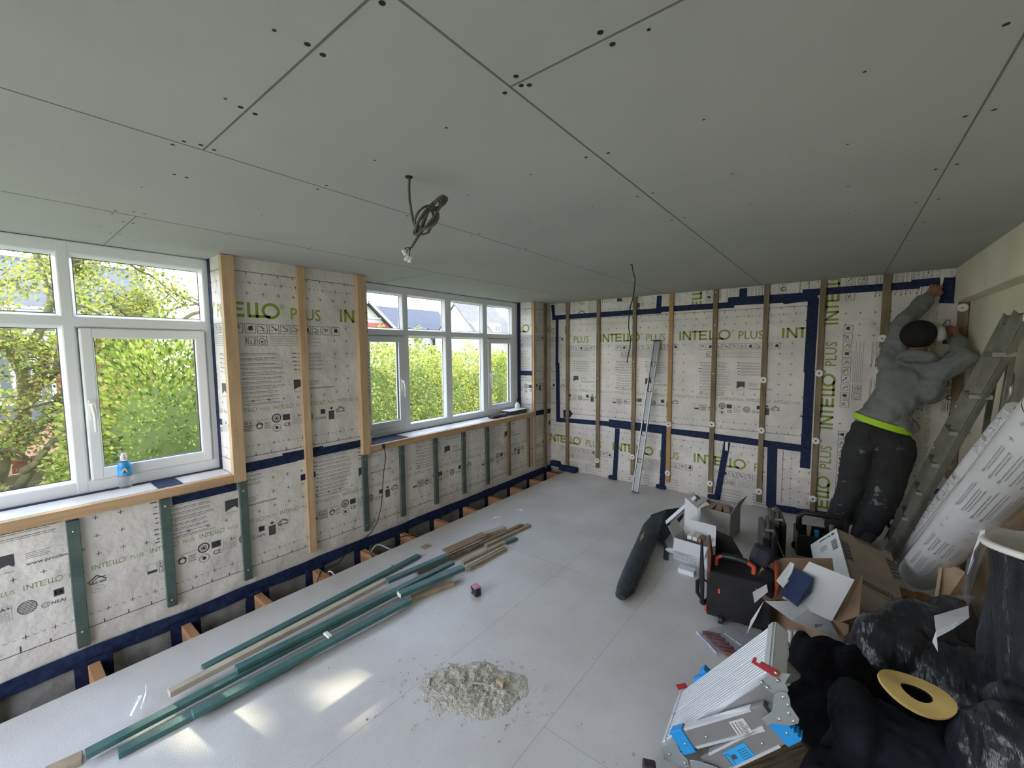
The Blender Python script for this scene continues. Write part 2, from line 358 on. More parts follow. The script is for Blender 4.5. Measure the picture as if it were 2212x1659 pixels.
# ceiling with taped-less board joints and screw heads
mb = MB(); mb.box((-3.45, -1.7, ZC), (XR+.2, YF+.2, ZC+.12), 0)
ceil = S(mb.build('ceiling', M['ceil']))
mb = MB()
def seam(x0, y0, x1, y1, t=.0045): mb.beam((x0, y0, ZC-.0003), (x1, y1, ZC-.0003), t, .001)
XS = (-2.55, -1.575, -.645, .262)
seam(XS[0], -1.7, XS[0], 4.1, .003); seam(XS[1], -1.7, XS[1], YF, .003); seam(XS[2], -1.7, XS[2], YF, .005); seam(XS[3], -1.7, XS[3], YF, .005)
for x0, x1, y in ((XW, XS[0], .485), (XW, XS[0], 2.285), (XS[1], XS[2], .47), (XS[2], XS[3], .822), (XS[0], XS[1], -1.0), (XS[3], XR, -.6)): seam(x0, y, x1, y, .005 if x1 > -2 else .003)
S(mb.build('board_joints', M['seam'], ceil))
mb = MB(); rs = random.Random(3)
def hole(x, y, r=.0065): mb.lathe([(0, 0), (r, 0)], (x, y, ZC-.0006), V((0,0,-1)), 10)
for y in (.41, .84, 1.27, 1.70, 2.12, 2.55, 2.97, 3.4, 3.82, 4.25):
    for x in (XS[0], XS[1], XS[2], XS[3]):
        for s in (-.03, .03): hole(x+s+rs.uniform(-.008,.008), y+rs.uniform(-.01,.01), .006)
    for x in (-2.1, -1.22, -.9, -.33, 0.0, -2.9): hole(x+rs.uniform(-.02,.02), y+rs.uniform(-.015,.015), .004)
for x in (-.67, -.88, -1.23, -1.54): hole(x, .455); hole(x-.005, .49)
for x in (-.40, -.61, -.2, .1): hole(x, .80); hole(x+.005, .845)
for x in (-1.86, -2.48, -2.7, -3.0): hole(x, .465, .006); hole(x, .5, .006)
S(mb.build('screw_holes', M['hole'], ceil))
# far wall
mb = MB(); mb.box((-3.5, YF+.006, -.35), (XR+.2, YF+.15, ZC)); wf = S(mb.build('wall_far', M['film_back']))
pf = lambda off: (lambda u, v, e: V((u, YF-off-e, v)))
def FAR(x0, z0, x1, z1, T, start, off, rot=False):
    if not rot:
        F = print_sheet(x0, x1, start); R = (x0, z0-T, x1, z1-T)
        return S(sheet_mesh('membrane_sheet', R, F, lambda u, v, e: V((u, YF-off-e, v+T)), wf))
    F = print_sheet(z0, z1, start); R = (z0, -(x1-T), z1, -(x0-T))      # turned: u runs up the wall, v to the left
    return S(sheet_mesh('membrane_sheet', R, F, lambda u, v, e: V((T-v, YF-off-e, u)), wf))
FAR(-.34, 0, .80, ZC, -.33, .87, .001, True)
FAR(-3.13, 2.055, -1.62, ZC, -2.9, 1.62, .0015, True); FAR(-1.62, 2.055, -.20, ZC, -1.50, 1.85, .0016, True)
FAR(-3.13, 0, -.34, .70, .67, -1.237, .002)
FAR(-2.83, .66, -.20, 2.07, 2.02, -1.422, .003)
FAR(-.55, .09, -.21, .62, -.405, .25, .0035, True)
FAR(-3.13, .70, -2.83, 2.07, 2.14, -2.9, .002)
# left wall
mb = MB()
mb.box((-3.46, -1.7, -.35), (XL-.006, YF+.006, .80)); mb.box((-3.42, .992, .80), (XL-.006, 2.03, ZC)); mb.box((-3.42, 4.405, .80), (XL-.006, YF+.006, ZC))
wl = S(mb.build('wall_left', M['film_back']))
def LEFT(y0, z0, y1, z1, T, start, off):
    F = print_sheet(y0, y1, start)
    return S(sheet_mesh('membrane_sheet', (y0, z0-T, y1, z1-T), F, lambda u, v, e: V((XL+off+e, u, v+T)), wl))
LEFT(-1.7, .0, .985, .80, 1.39, .345, .001); LEFT(.985, .0, 2.03, .90, 1.39, .345, .001); LEFT(2.03, .0, YF, .80, 1.39, .345, .001)
LEFT(.985, .88, 2.03, ZC, 2.158, .819, .002)
LEFT(4.40, .80, YF, ZC, 2.158, .819, .002)
# reveals beside the windows, lined with the same film
def REV(y, start, name='membrane_reveal'):
    F = print_sheet(-.3, .3, start)
    return S(sheet_mesh(name, (-.20, .80-2.158, .03, ZC-2.158), F, lambda u, v, e: V((XL-.03+u, y-.0005-e, v+2.158)), wl))
REV(.985, -.65); REV(4.40, -.52)
# the film tucked into the gap between floor and wall
mb = MB(); rg = random.Random(8)
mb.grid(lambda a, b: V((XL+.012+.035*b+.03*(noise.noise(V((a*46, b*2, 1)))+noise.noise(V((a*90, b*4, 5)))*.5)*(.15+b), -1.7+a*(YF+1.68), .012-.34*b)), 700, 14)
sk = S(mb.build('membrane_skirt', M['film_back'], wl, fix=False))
mb = MB(); mb.box((XL, -1.7, -.34), (-2.2, YF, -.30)); mb.box((-2.42, -1.7, -.30), (-2.38, YF, -.025)); S(mb.build('floor_void', mat('void_shade', (.06,.055,.05), 1), None)).name = 'trim_2'  # near-black colour stands in for the shade at the bottom of the gap
# floor
mb = MB(); xf = -2.845
mb.box((xf, -1.7, -.022), (XR+.1, YF-.004, 0)); fl = S(mb.build('floor', M['floor'], bevel=.002))
mb = MB()
def fs(a, b, t=.0013): mb.beam(V((a[0], a[1], .0002)), V((b[0], b[1], .0001)), t, .0003)
fs((-.94, -1.7), (-.94, YF)); fs((-2.2, 2.6), (-.94, 2.6)); fs((-.94, 1.4), (.7, 1.4)); fs((-1.56, -1.7), (-1.56, 4.8)); pass
S(mb.build('floorboard_seams', mat('floor_seam', (.25,.23,.21), .9), fl))
mb = MB(); mb.box((-.7, -1.85, -.1), (XR+.15, -1.7, ZC)); mb.box((-3.46, -1.85, 2.17), (-.7, -1.7, ZC)); S(mb.build('wall_back', M['cream']))  # unseen wall; the opening beside it is sized for the daylight it admits
# right wall with bulkhead
mb = MB(); mb.box((XR, -1.7, -.1), (XR+.15, YF+.006, ZC)); S(mb.build('wall_right', M['cream']))
mb = MB(); mb.box((XR-.09, -1.7, 1.975), (XR+.001, YF-.01, ZC)); S(mb.build('trim_1', M['cream'], bevel=.006))
# ------------------------------------------------------------------ blue tape
_OFF = [0]
def farstrip(pts, wd, parent=wf, off=.0045, t=.0006):
    """a tape strip on the far wall through (x, z) points"""
    _OFF[0] += 1; off += .00009*_OFF[0]; mb = MB()
    for (a, b) in zip(pts, pts[1:]): mb.beam(V((a[0], YF-off, a[1])), V((b[0], YF-off, b[1])), t, wd, V((0,0,1)) if abs(a[0]-b[0]) > abs(a[1]-b[1]) else V((1,0,0)))
    return S(mb.build('seam_tape', M['tape'], parent))
def fx(px, py): p = Y(px, py, YF); return (p.x, p.z)
def c1(x, y): return fx(x/2.8597+1160, y/2.8597+560)
def c2(x, y): return fx(x/2.6766+1640, y/2.6766+560)
T5 = .062
farstrip([c1(100, 362), c1(770, 318)], T5); farstrip([c1(740, 312), c1(1220, 282)], T5); farstrip([c1(1180, 262), c1(1700, 232)], .085); farstrip([c1(1520, 252), c1(1735, 222)], .085)
farstrip([c2(250, 195), c2(930, 148)], T5); farstrip([c2(880, 142), c2(1045, 128)], T5); farstrip([c2(1115, 105), c2(1082, 255)], .09)
farstrip([c1(757, 225), c1(752, 305)], .055); farstrip([c1(1275, 180), c1(1272, 268)], .07); farstrip([c1(98, 282), c1(106, 375)], .05)
farstrip([c1(126, 365), c1(124, 660)], .045); farstrip([c1(128, 640), c1(132, 1000)], .06)
farstrip([c1(1708, 240), c1(1680, 700)], .085); farstrip([c1(1685, 690), c1(1655, 1290)], .08)
farstrip([c1(120, 990), c1(470, 1018)], .06); farstrip([c1(445, 1012), c1(800, 1055)], .10); farstrip([c1(780, 1058), c1(1100, 1090)], .065); farstrip([c1(900, 1070), c1(1650, 1170)], .07)
farstrip([c1(1620, 1166), c1(1690, 1174)], .07)
farstrip([c1(498, 1045), c1(480, 1375)], .06); farstrip([c1(789, 1060), c1(772, 1420)], .06); farstrip([c1(1175, 1128), c1(1112, 1480)], .062); farstrip([c1(1455, 1150), c1(1445, 1530)], .085)
farstrip([c1(1425, 1528), c1(1600, 1552)], .07); farstrip([c1(1560, 1548), c1(1790, 1580)], .06); farstrip([c2(760, 1545), c2(960, 1575)], .05)
farstrip([c1(190, 900), c1(190, 1290)], .05)
mb = MB(); a = c1(165, 935); mb.prism([(c1(x, y)[0], YF-.0075, c1(x, y)[1]) for x, y in ((165,930),(205,930),(222,955),(205,978),(165,978))], (0,-.001,0)); S(mb.build('seam_tape', M['tape'], wf))
q = c1(1172, 1152); mb = MB(); mb.box((q[0]-.014, YF-.0095, q[1]-.05), (q[0]+.014, YF-.0085, q[1]+.04)); S(mb.build('tape_tag', M['paper'], wf))
# folded tape feet against the floor
for x, y in ((478,1372),(775,1425),(1098,1475)):
    q = c1(x, y); mb = MB(); mb.box((q[0]-.07, YF-.05, 0), (q[0]+.045, YF-.004, .05)); S(mb.build('seam_tape', M['tape'], wf, bevel=.02))
mb = MB(); mb.box((-2.95, YF-.09, .0), (-2.68, YF-.004, .07)); mb.box((-3.10, YF-.07, .03), (-2.95, YF-.004, .11)); S(mb.build('seam_tape', M['tape'], wf, bevel=.02))
def leftstrip(pts, wd, off=.004):
    _OFF[0] += 1; off += .00004*_OFF[0]; mb = MB()
    for (a, b) in zip(pts, pts[1:]): mb.beam(V((XL+off, a[0], a[1])), V((XL+off, b[0], b[1])), .001, wd)
    return S(mb.build('seam_tape', M['tape'], wl))
leftstrip([(.985, .845), (1.40, .852)], .065); leftstrip([(1.30, .868), (1.60, .87)], .06); leftstrip([(1.4, .855), (1.95, .858)], .062); leftstrip([(4.40, .80), (YF, .79)], .065)
leftstrip([(.97, .80), (1.06, .80)], .05); leftstrip([(.66, .735), (1.0, .735)], .05); leftstrip([(1.42, .69), (1.53, .69)], .045)
leftstrip([(1.548, 1.575), (1.548, 1.60)], .07)
# wavy tape along the foot of the wall and down the gap at every joist
mb = MB(); rg = random.Random(4)
def band(a, b): yy = -1.7+a*(YF+1.68); return V((XL+.018+.012*noise.noise(V((yy*5, b, 2)))+.012*b, yy, .045+.012*noise.noise(V((yy*2.1, 0, 0)))-(.078+.02*noise.noise(V((yy*3, 7, 0))))*b))
mb.grid(band, 420, 3); S(mb.build('seam_tape', M['tape'], wl, fix=False))
for k in range(-5, 12):
    y = .27+.4*k
    if y > 4.7: continue
    mb = MB(); mb.grid(lambda a, b: V((XL+.055+.012*noise.noise(V((k*3, b*5, a*3))), y-.075+.15*a, .0-.26*b)), 8, 10); S(mb.build('seam_tape', M['tape'], wl, fix=False))
# tape round the window openings, on reveal and sill
def boxtape(lo, hi): mb = MB(); mb.box(lo, hi); S(mb.build('seam_tape', M['tape'], wl))
for y in (.984, 4.399): boxtape((XW, y-.003, .83), (XW+.05, y-.001, ZC))
boxtape((XW, -1.7, .8275), (XW+.04, .984, .829)); boxtape((XW, 2.03, .8275), (XW+.03, 4.4, .829))
boxtape((XW+.02, .60, .8285), (XL+.0, .72, .8297)); boxtape((XW+.02, 2.03, .8285), (XL, 2.42, .8297)); boxtape((XW+.05, 4.396, 1.30), (XL, 4.3985, 1.36))

# ------------------------------------------------------------------ timbers of the walls
RNG = random.Random(11)
def screw(c, n, parent, r=.006): mb = MB(); mb.lathe([(0,.002),(r*.7,.002),(r,0)], c, n, 10); return mb.build('screw', M['steel'], parent)
def vbatten(y, z0, z1, wd, th, m, label, group, screws=()):
    mb = MB(); mb.box((XL+.003, y-wd/2, z0), (XL+.003+th, y+wd/2, z1)); o = mb.build('wall_batten', M[m], None, bevel=.002); tag(o, label, 'batten', group)
    for z in screws: screw((XL+.003+th, y, z), V((1,0,0)), o)
    return o
G1 = 'green battens under the windows'
names = ['nearest the camera', 'second from the camera', 'under the jamb of the near window', 'in front of the far window, first of six', 'second of six', 'third of six', 'fourth of six', 'fifth of six']
for i, (y, z0, z1, sc_) in enumerate([(.243,.065,.758,(.70,.15)), (.622,.10,.765,(.72,.14)), (1.034,.08,.765,(.70,.15)), (1.945,.10,.765,(.72,.15)), (2.324,.105,.77,(.7,)), (2.728,.10,.77,(.7,)), (3.12,.10,.77,(.7,)), (3.50,.10,.77,(.7,))]):
    vbatten(y, z0, z1, .048, .024, 'green', ['green batten nearest the camera on the window wall', 'green batten below the sill under the blue topped bottle', 'green batten continuing below the thick post between windows', 'green batten below the post at the left of the far window', 'green batten right of the thin black hanging cable', 'green batten below the far window, third from its left post', 'green batten below the far window, fourth from its left post', 'green batten below the far window, fifth from its left post'][i], G1, sc_)
o = vbatten(3.895, .11, .77, .045, .024, 'batten', 'brown batten under the far window below the box and gloves', None)
vbatten(4.30, .12, .775, .04, .024, 'batten', 'brown batten under the right end of the far window', None)
vbatten(1.481, .10, ZC-.003, .055, .025, 'timber', 'full height pine batten on the wall between the windows', None, (2.15, .70))
mb = MB(); mb.box((XL+.001, .977, .77), (XL+.045, 1.050, ZC-.003)); o = tag(mb.build('window_post', M['timber'], None, bevel=.002), 'wide pale pine post along the right side of the near window', 'post')
for z in (.95, .9, 1.1): screw((XL+.045, 1.01, z), V((1,0,0)), o, .004)
mb = MB(); mb.box((XL+.001, 1.920, .765), (XL+.045, 1.990, ZC-.003)); tag(mb.build('window_post', M['timber'], None, bevel=.002), 'pale pine post along the left side of the far window', 'post')
mb = MB(); mb.box((XL+.001, 4.405, .11), (XL+.03, 4.445, ZC-.003)); tag(mb.build('window_post', M['timber'], None, bevel=.002), 'slim pine post along the right side of the far window', 'post')
vbatten(4.69, .02, ZC-.003, .045, .025, 'batten', 'brown batten on the window wall just before the room corner', None)
for y0, y1, l in ((-1.7, .976, 'long pine sill timber under the near window'), (1.991, 4.404, 'long pine sill timber under the far window')):
    mb = MB(); mb.box((XL-.002, y0, .772), (XL+.042, y1, .826)); o = tag(mb.build('sill_timber', M['timberY'], None, bevel=.003), l, 'timber')
    mb = MB(); mb.box((XW, y0, .80), (XL-.002, y1, .827)); S(mb.build('film_sill', M['film'], wl))
# far wall battens, px of top and bottom centre
BT = [(195,270,190,1300,'batten','treated batten nearest the left corner of the far wall',(),()),
 (390,252,372,1285,'batten','treated batten second from the left corner of the far wall',(1240,),(735,)),
 (612,237,590,1330,'batten','treated batten just left of the leaning spirit level',(1218,),(632,)),
 (838,215,808,1375,'batten2','orange toned batten just right of the leaning spirit level',(1018,1318),(270,455,625)),
 (1107,192,1073,1440,'batten','treated batten in the middle of the far wall behind the level bag',(1018,1382),(205,408,705)),
 (1430,165,1365,1495,'batten','treated batten with three white washers, above the drill cases',(745,1055,1430),()),
 (1755,135,1718,1555,'batten','treated batten along the upright green lettering left of the worker',(703,1120,1478),())]
for x0, y0, x1, y1, m, lab, wa, scs in BT:
    a = c1(x0, y0); b = c1(x1, y1); x = (a[0]+b[0])/2; wd = .046; th = .022
    mb = MB(); mb.box((x-wd/2, YF-.006-th, b[1]), (x+wd/2, YF-.006, ZC-.003)); o = tag(mb.build('wall_batten', M[m], None, bevel=.002), lab, 'batten', 'battens on the far wall')
    for py in wa:
        z = c1((x0*(y1-py)+x1*(py-y0))/(y1-y0), py)[1]; mb = MB(); mb.lathe([(.006,.001),(.0075,.004),(.03,.007),(.034,.004),(.034,0)], (x, YF-.006-th, z), V((0,-1,0)), 8)
        wsh = mb.build('washer', M['white'], o); mb = MB(); mb.lathe([(0,.002),(.008,.002)], (x, YF-.006-th-.0035, z), V((0,-1,0)), 10); mb.build('screw', M['hole'], wsh)
    for py in scs:
        z = c1((x0*(y1-py)+x1*(py-y0))/(y1-y0), py)[1]; screw((x, YF-.006-th, z), V((0,-1,0)), o, .008)
mb = MB(); mb.box((.258, YF-.03, 1.62), (.312, YF-.006, ZC-.003)); o = tag(mb.build('wall_batten', M['batten'], None, bevel=.002), 'short treated batten above the worker reaching the ceiling', 'batten')
mb = MB(); mb.lathe([(.006,.001),(.0075,.004),(.03,.007),(.034,.004),(.034,0)], (.275, YF-.03, 1.70), V((0,-1,0)), 8); mb.build('washer', M['white'], o)
mb = MB(); mb.box((.715, YF-.03, .55), (.772, YF-.006, 1.985)); o = tag(mb.build('wall_batten', M['batten'], None, bevel=.002), 'treated batten in the right corner behind the ladder top', 'batten')
for z in (1.93, 1.45):
    mb = MB(); mb.lathe([(.006,.001),(.0075,.004),(.03,.007),(.034,.004),(.034,0)], (.738, YF-.03, z), V((0,-1,0)), 8); mb.build('washer', M['white'], o)
# joists in the open gap
for k in range(0, 12):
    y = .27+.4*k
    if y > 4.8: continue
    vis = k >= 0; mb = MB(); mb.box((XL+.06, y-.024, -.27), (-2.4, y+.024, -.0235))
    mb.build('floor_joist', M['joist'], None, bevel=.003)
    o = bpy.context.scene.objects[-1] if False else COL.objects[-1]
    ordn = ['first','second','third','fourth','fifth','sixth','seventh','eighth','ninth','tenth','eleventh','twelfth']
    tag(o, 'orange timber joist in the floor gap, %s from the camera end' % (ordn[k] if vis else ('hidden '+ordn[-k])), 'joist', 'joists in the open floor gap') if vis else tag(o, 'orange timber joist under the floor edge beside the camera', 'joist', 'joists beyond the frame')

# ------------------------------------------------------------------ windows
def window(name, ys, glass_y, zt, sash, y0, y1):
    """frame with transom; ys mullions (a,b); sash list of (ya, yb, handle side)"""
    root = empty(name, (XW, (y0+y1)/2, .84), kind='structure')
    t = .07; x0, x1 = XW-t, XW
    fr = MB(); zb, ztp = .8265, ZC-.002; T0, T1 = 1.775, 1.832; gb, gt = .898, 2.172
    fr.box((x0, y0, zb), (x1, y1, gb)); fr.box((x0, y0, gt), (x1, y1, ztp)); fr.box((x0+.003, y0, T0), (x1+.002, y1, T1))
    for a, b in ys: fr.box((x0+.0015, a, zb+.001), (x1+.001, b, ztp-.001))
    # sloped bead lines round every pane
    cells = glass_y
    S(fr.build('window_frame', M['upvc'], root, bevel=.008))
    for a, b in cells:
        for z0, z1 in ((gb, T0), (T1, gt)):
            bead = MB()
            for k, (d0, d1) in enumerate(((0, .012),)):
                xa = XW-.03; A = (xa, a-.0, z0); P = [(a, z0), (b, z0), (b, z1), (a, z1)]; Q = [(a+.012, z0+.012), (b-.012, z0+.012), (b-.012, z1-.012), (a+.012, z1-.012)]
                for i in range(4):
                    j = (i+1) % 4; bead.add([(XW-.006, *P[i]), (XW-.006, *P[j]), (XW-.035, *Q[j]), (XW-.035, *Q[i])], [(0,1,2,3)])
            S(bead.build('glazing_bead', M['upvc'], root, fix=False))
            ga = MB()
            for i in range(4):
                j = (i+1) % 4; R = [(a+.016, z0+.016), (b-.016, z0+.016), (b-.016, z1-.016), (a+.016, z1-.016)]
                ga.add([(XW-.035, *Q[i]), (XW-.035, *Q[j]), (XW-.038, *R[j]), (XW-.038, *R[i])], [(0,1,2,3)])
            S(ga.build('gasket', M['gasket'], root, fix=False))
            if not (z0 == gb and any(abs((a+b)/2-(s[0]+s[1])/2) < .08 for s in sash)):
                g = MB(); g.box((XW-.046, a, z0), (XW-.042, b, z1)); S(g.build('pane', M['glass'], root))
    for a, b, side in sash:
        s = MB(); z0, z1 = gb-.004, T0-.006; w_ = .058; xo = XW+.014
        s.box((XW-.05, a, z0), (xo, a+w_, z1)); s.box((XW-.05, b-w_, z0), (xo, b, z1)); s.box((XW-.049, a+.001, z0+.001), (xo-.0012, b-.001, z0+w_+.01)); s.box((XW-.049, a+.001, z1-w_), (xo-.0012, b-.001, z1-.001))
        so_ = S(s.build('sash', M['upvc'], root, bevel=.009))
        g = MB(); g.box((XW-.030, a+w_-.01, z0+w_), (XW-.026, b-w_+.01, z1-w_+.01)); S(g.build('pane', M['glass'], so_))
        ga = MB()
        for lo, hi in (((XW-.025, a+w_-.001, z0+w_+.009), (XW-.005, a+w_+.004, z1-w_)), ((XW-.025, b-w_-.004, z0+w_+.009), (XW-.005, b-w_+.001, z1-w_))): ga.box(lo, hi)
        ga.box((XW-.025, a+w_, z0+w_+.008), (XW-.005, b-w_, z0+w_+.013)); S(ga.build('gasket', M['gasket'], so_))
        hy = a+.028 if side < 0 else b-.028; h = MB(); zc = 1.30
        h.box((xo, hy-.014, zc-.05), (xo+.012, hy+.014, zc+.06)); h.tube([(xo+.01, hy, zc+.035), (xo+.03, hy, zc+.03), (xo+.04, hy, zc+.01), (xo+.042, hy+.004, zc-.03), (xo+.035, hy+.004, zc-.12)], [.012,.012,.011,.009,.007], 10)
        hd = S(h.build('handle', M['white'], so_, bevel=.003)); 
        h = MB(); h.lathe([(0,.002),(.006,.002),(.006,0)], (xo+.037, hy, zc+.03), V((1,0,0)), 10); S(h.build('lock_button', mat('green_button', (.05,.35,.12), .5), hd))
    return root
window('window_1', [(-1.7,-1.64), (-1.06,-1.0), (-.38,-.32), (.288,.343), (.948,.992)], [(-1.64,-1.06), (-1.0,-.38), (-.32,.288), (.343,.948)], 0, [(.352,.944,-1)], -1.7, .992)
window('window_2', [(2.05,2.16), (2.563,2.63), (3.12,3.212), (3.72,3.80), (4.28,4.40)], [(2.16,2.563), (2.63,3.12), (3.212,3.72), (3.80,4.28)], 0, [(2.13,2.558,1), (3.802,4.285,-1)], 2.05, 4.40)
# ------------------------------------------------------------------ outside
def leafmat(name, c, tr=.5):
    m = bpy.data.materials.new(name); m.use_nodes = True; n = m.node_tree; n.nodes.clear()
    o = n.nodes.new('ShaderNodeOutputMaterial'); a = n.nodes.new('ShaderNodeBsdfDiffuse'); b = n.nodes.new('ShaderNodeBsdfTranslucent'); k = n.nodes.new('ShaderNodeMixShader'); k.inputs[0].default_value = tr
    a.inputs[0].default_value = (*c, 1); b.inputs[0].default_value = (c[0]*1.15, c[1]*1.1, c[2]*.6, 1)
    n.links.new(a.outputs[0], k.inputs[1]); n.links.new(b.outputs[0], k.inputs[2]); n.links.new(k.outputs[0], o.inputs[0]); return m
LF = [leafmat('leaf_mid', (.21,.29,.06)), leafmat('leaf_light', (.42,.48,.13)), leafmat('leaf_dark', (.08,.14,.03)), leafmat('leaf_yellow', (.55,.52,.19)), leafmat('leaf_olive', (.30,.29,.14))]
M['bark'] = mat('bark', (.12,.10,.055), .9, c2=(.20,.18,.09), vscale=6, bump=.5)
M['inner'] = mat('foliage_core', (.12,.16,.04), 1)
def leaves(name, pts, size, weights, parent=None, seed=1, zbias=0):
    rg = np.random.default_rng(seed); P = np.asarray(pts, float); n = len(P)
    a = rg.normal(size=(n,3)); a /= np.linalg.norm(a, axis=1)[:,None]; b = rg.normal(size=(n,3)); b -= (a*b).sum(1)[:,None]*a; b /= np.linalg.norm(b, axis=1)[:,None]
    nn = np.cross(a, b); s = (size*rg.uniform(.6, 1.3, n))[:,None]
    v = np.stack([P-a*s*.55, P+b*s*.32+nn*s*.08, P+a*s*.55, P-b*s*.32+nn*s*.08], 1).reshape(-1,3)
    me = bpy.data.meshes.new(name); me.vertices.add(4*n); me.vertices.foreach_set('co', v.ravel()); me.loops.add(4*n); me.loops.foreach_set('vertex_index', np.arange(4*n, dtype=np.int32))
    me.polygons.add(n); me.polygons.foreach_set('loop_start', np.arange(0, 4*n, 4, dtype=np.int32)); me.polygons.foreach_set('loop_total', np.full(n, 4, dtype=np.int32))
    for m in LF: me.materials.append(m)
    w_ = np.array(weights, float); w_ /= w_.sum(); me.polygons.foreach_set('material_index', rg.choice(5, n, p=w_).astype(np.int32)); me.update(); me.validate()
    o = bpy.data.objects.new(name, me); COL.objects.link(o)
    if parent is not None: o.parent = parent; o.matrix_parent_inverse = world(parent).inverted()
    return o
def shell(blobs, n, rg, thick=.42, bottom=-9, lump=.25):
    """points near the surfaces of ellipsoids (centre, radii)"""
    out = []; wts = np.array([r[0]*r[1]+r[1]*r[2]+r[0]*r[2] for c, r in blobs]); wts = wts/wts.sum()
    for (c, r), wt in zip(blobs, wts):
        k = int(n*wt); d = rg.normal(size=(k,3)); d /= np.linalg.norm(d, axis=1)[:,None]
        bump = 1+lump*np.sin(d[:,0]*9+c[0])*np.sin(d[:,1]*8+c[1])*np.cos(d[:,2]*9)
        p = np.array(c)+d*np.array(r)*(bump*(1-thick*rg.random(k)**1.7))[:,None]; out.append(p[p[:,2] > bottom])
    return np.concatenate(out)
GZ = -1.9
mb = MB(); mb.add([(-80,-50,GZ),(40,-50,GZ),(40,60,GZ),(-80,60,GZ)], [(0,1,2,3)]); S(mb.build('ground', mat('lawn', (.16,.18,.08), .95, c2=(.25,.25,.13), vscale=1.5)))
npr = np.random.default_rng(7)
def bush(name, label, blobs, n, size, wts, seed, cat='bush', core=.62):
    c0 = blobs[0][0]; root = empty(name, (c0[0], c0[1], GZ), label, cat)
    leaves('foliage', shell(blobs, n, np.random.default_rng(seed), bottom=GZ), size, wts, root, seed)
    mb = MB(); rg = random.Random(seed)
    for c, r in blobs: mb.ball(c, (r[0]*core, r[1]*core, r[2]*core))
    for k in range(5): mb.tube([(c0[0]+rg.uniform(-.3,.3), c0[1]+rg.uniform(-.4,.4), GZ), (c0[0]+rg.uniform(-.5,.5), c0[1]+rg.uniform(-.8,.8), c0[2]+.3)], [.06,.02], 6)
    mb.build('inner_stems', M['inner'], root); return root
bush('ivy_bush', 'bright green leafy bush filling the opening pane of the near window', [((-7.2,1.55,0.2),(.9,1.05,1.75)), ((-7.5,2.35,-.1),(.9,.9,1.7)), ((-7.3,.95,-.5),(.8,.7,1.2)), ((-8.2,3.1,0),(.9,1.0,2.1))], 48000, .065, (5,4,1.6,1.4,.6), 3)
bush('hedge', 'tall yellow green hedge seen through the far window', [((-8.6,5.6,.1),(.8,1.1,1.95)), ((-8.8,7.0,.05),(.9,1.2,1.95)), ((-9.0,8.3,-.1),(.9,1.1,1.85)), ((-8.3,6.3,-.9),(.8,2.2,1.0)), ((-9.3,9.6,-.2),(.9,.9,2.0))], 70000, .062, (3,4,.8,5,1.5), 5, 'hedge')
bush('garden_shrub', 'yellow green shrub in the right pane of the far window', [((-9.6,11.2,.3),(.8,.8,1.35)), ((-9.8,12.2,.2),(.8,.9,1.4)), ((-9.6,11.6,.75),(.5,.7,.9))], 20000, .062, (3,5,.6,3,.5), 6, 'bush')
bush('low_shrub', 'low green shrub at the foot of the fence', [((-8.2,-.35,-.75),(.5,.6,.8)), ((-8.1,1.0,-1.1),(.5,.6,.6))], 9000, .065, (4,4,1,1,1), 9)
# garden tree plus an added unseen one; high crowns shaped to dapple the room
SUN_GAPS = [[(-2.06,.83),(-1.83,1.13),(-1.62,1.12),(-1.56,.84)], [(-2.16,.72),(-1.78,.70),(-2.1,.33),(-2.5,.2)], [(-1.43,.99),(-1.38,1.10),(-1.30,1.10),(-1.36,.98)], [(-2.15,.93),(-2.1,1.06),(-1.98,1.04),(-2.0,.95)]]  # floor areas kept clear of crown leaves so sun patches fall there
def inpoly(x, y, P):
    c = np.zeros(len(x), bool)
    for i in range(len(P)):
        (x0, y0), (x1, y1) = P[i], P[i-1]
        k = ((y0 > y) != (y1 > y)) & (x < (x1-x0)*(y-y0)/(y1-y0+1e-12)+x0); c ^= k
    return c
def crown(n, ya, yb, rg):
    fx_ = rg.uniform(-3.3, -.5, n); fy = rg.uniform(ya, yb, n)+.25*np.sin(fx_*5); t = rg.uniform(14.5, 17.5, n)
    keep = np.ones(n, bool)
    for P in SUN_GAPS: keep &= ~inpoly(fx_, fy, P)
    d = np.array(SUN_D); p = np.stack([fx_, fy, np.zeros(n)], 1)-t[:,None]*d; return p[keep]
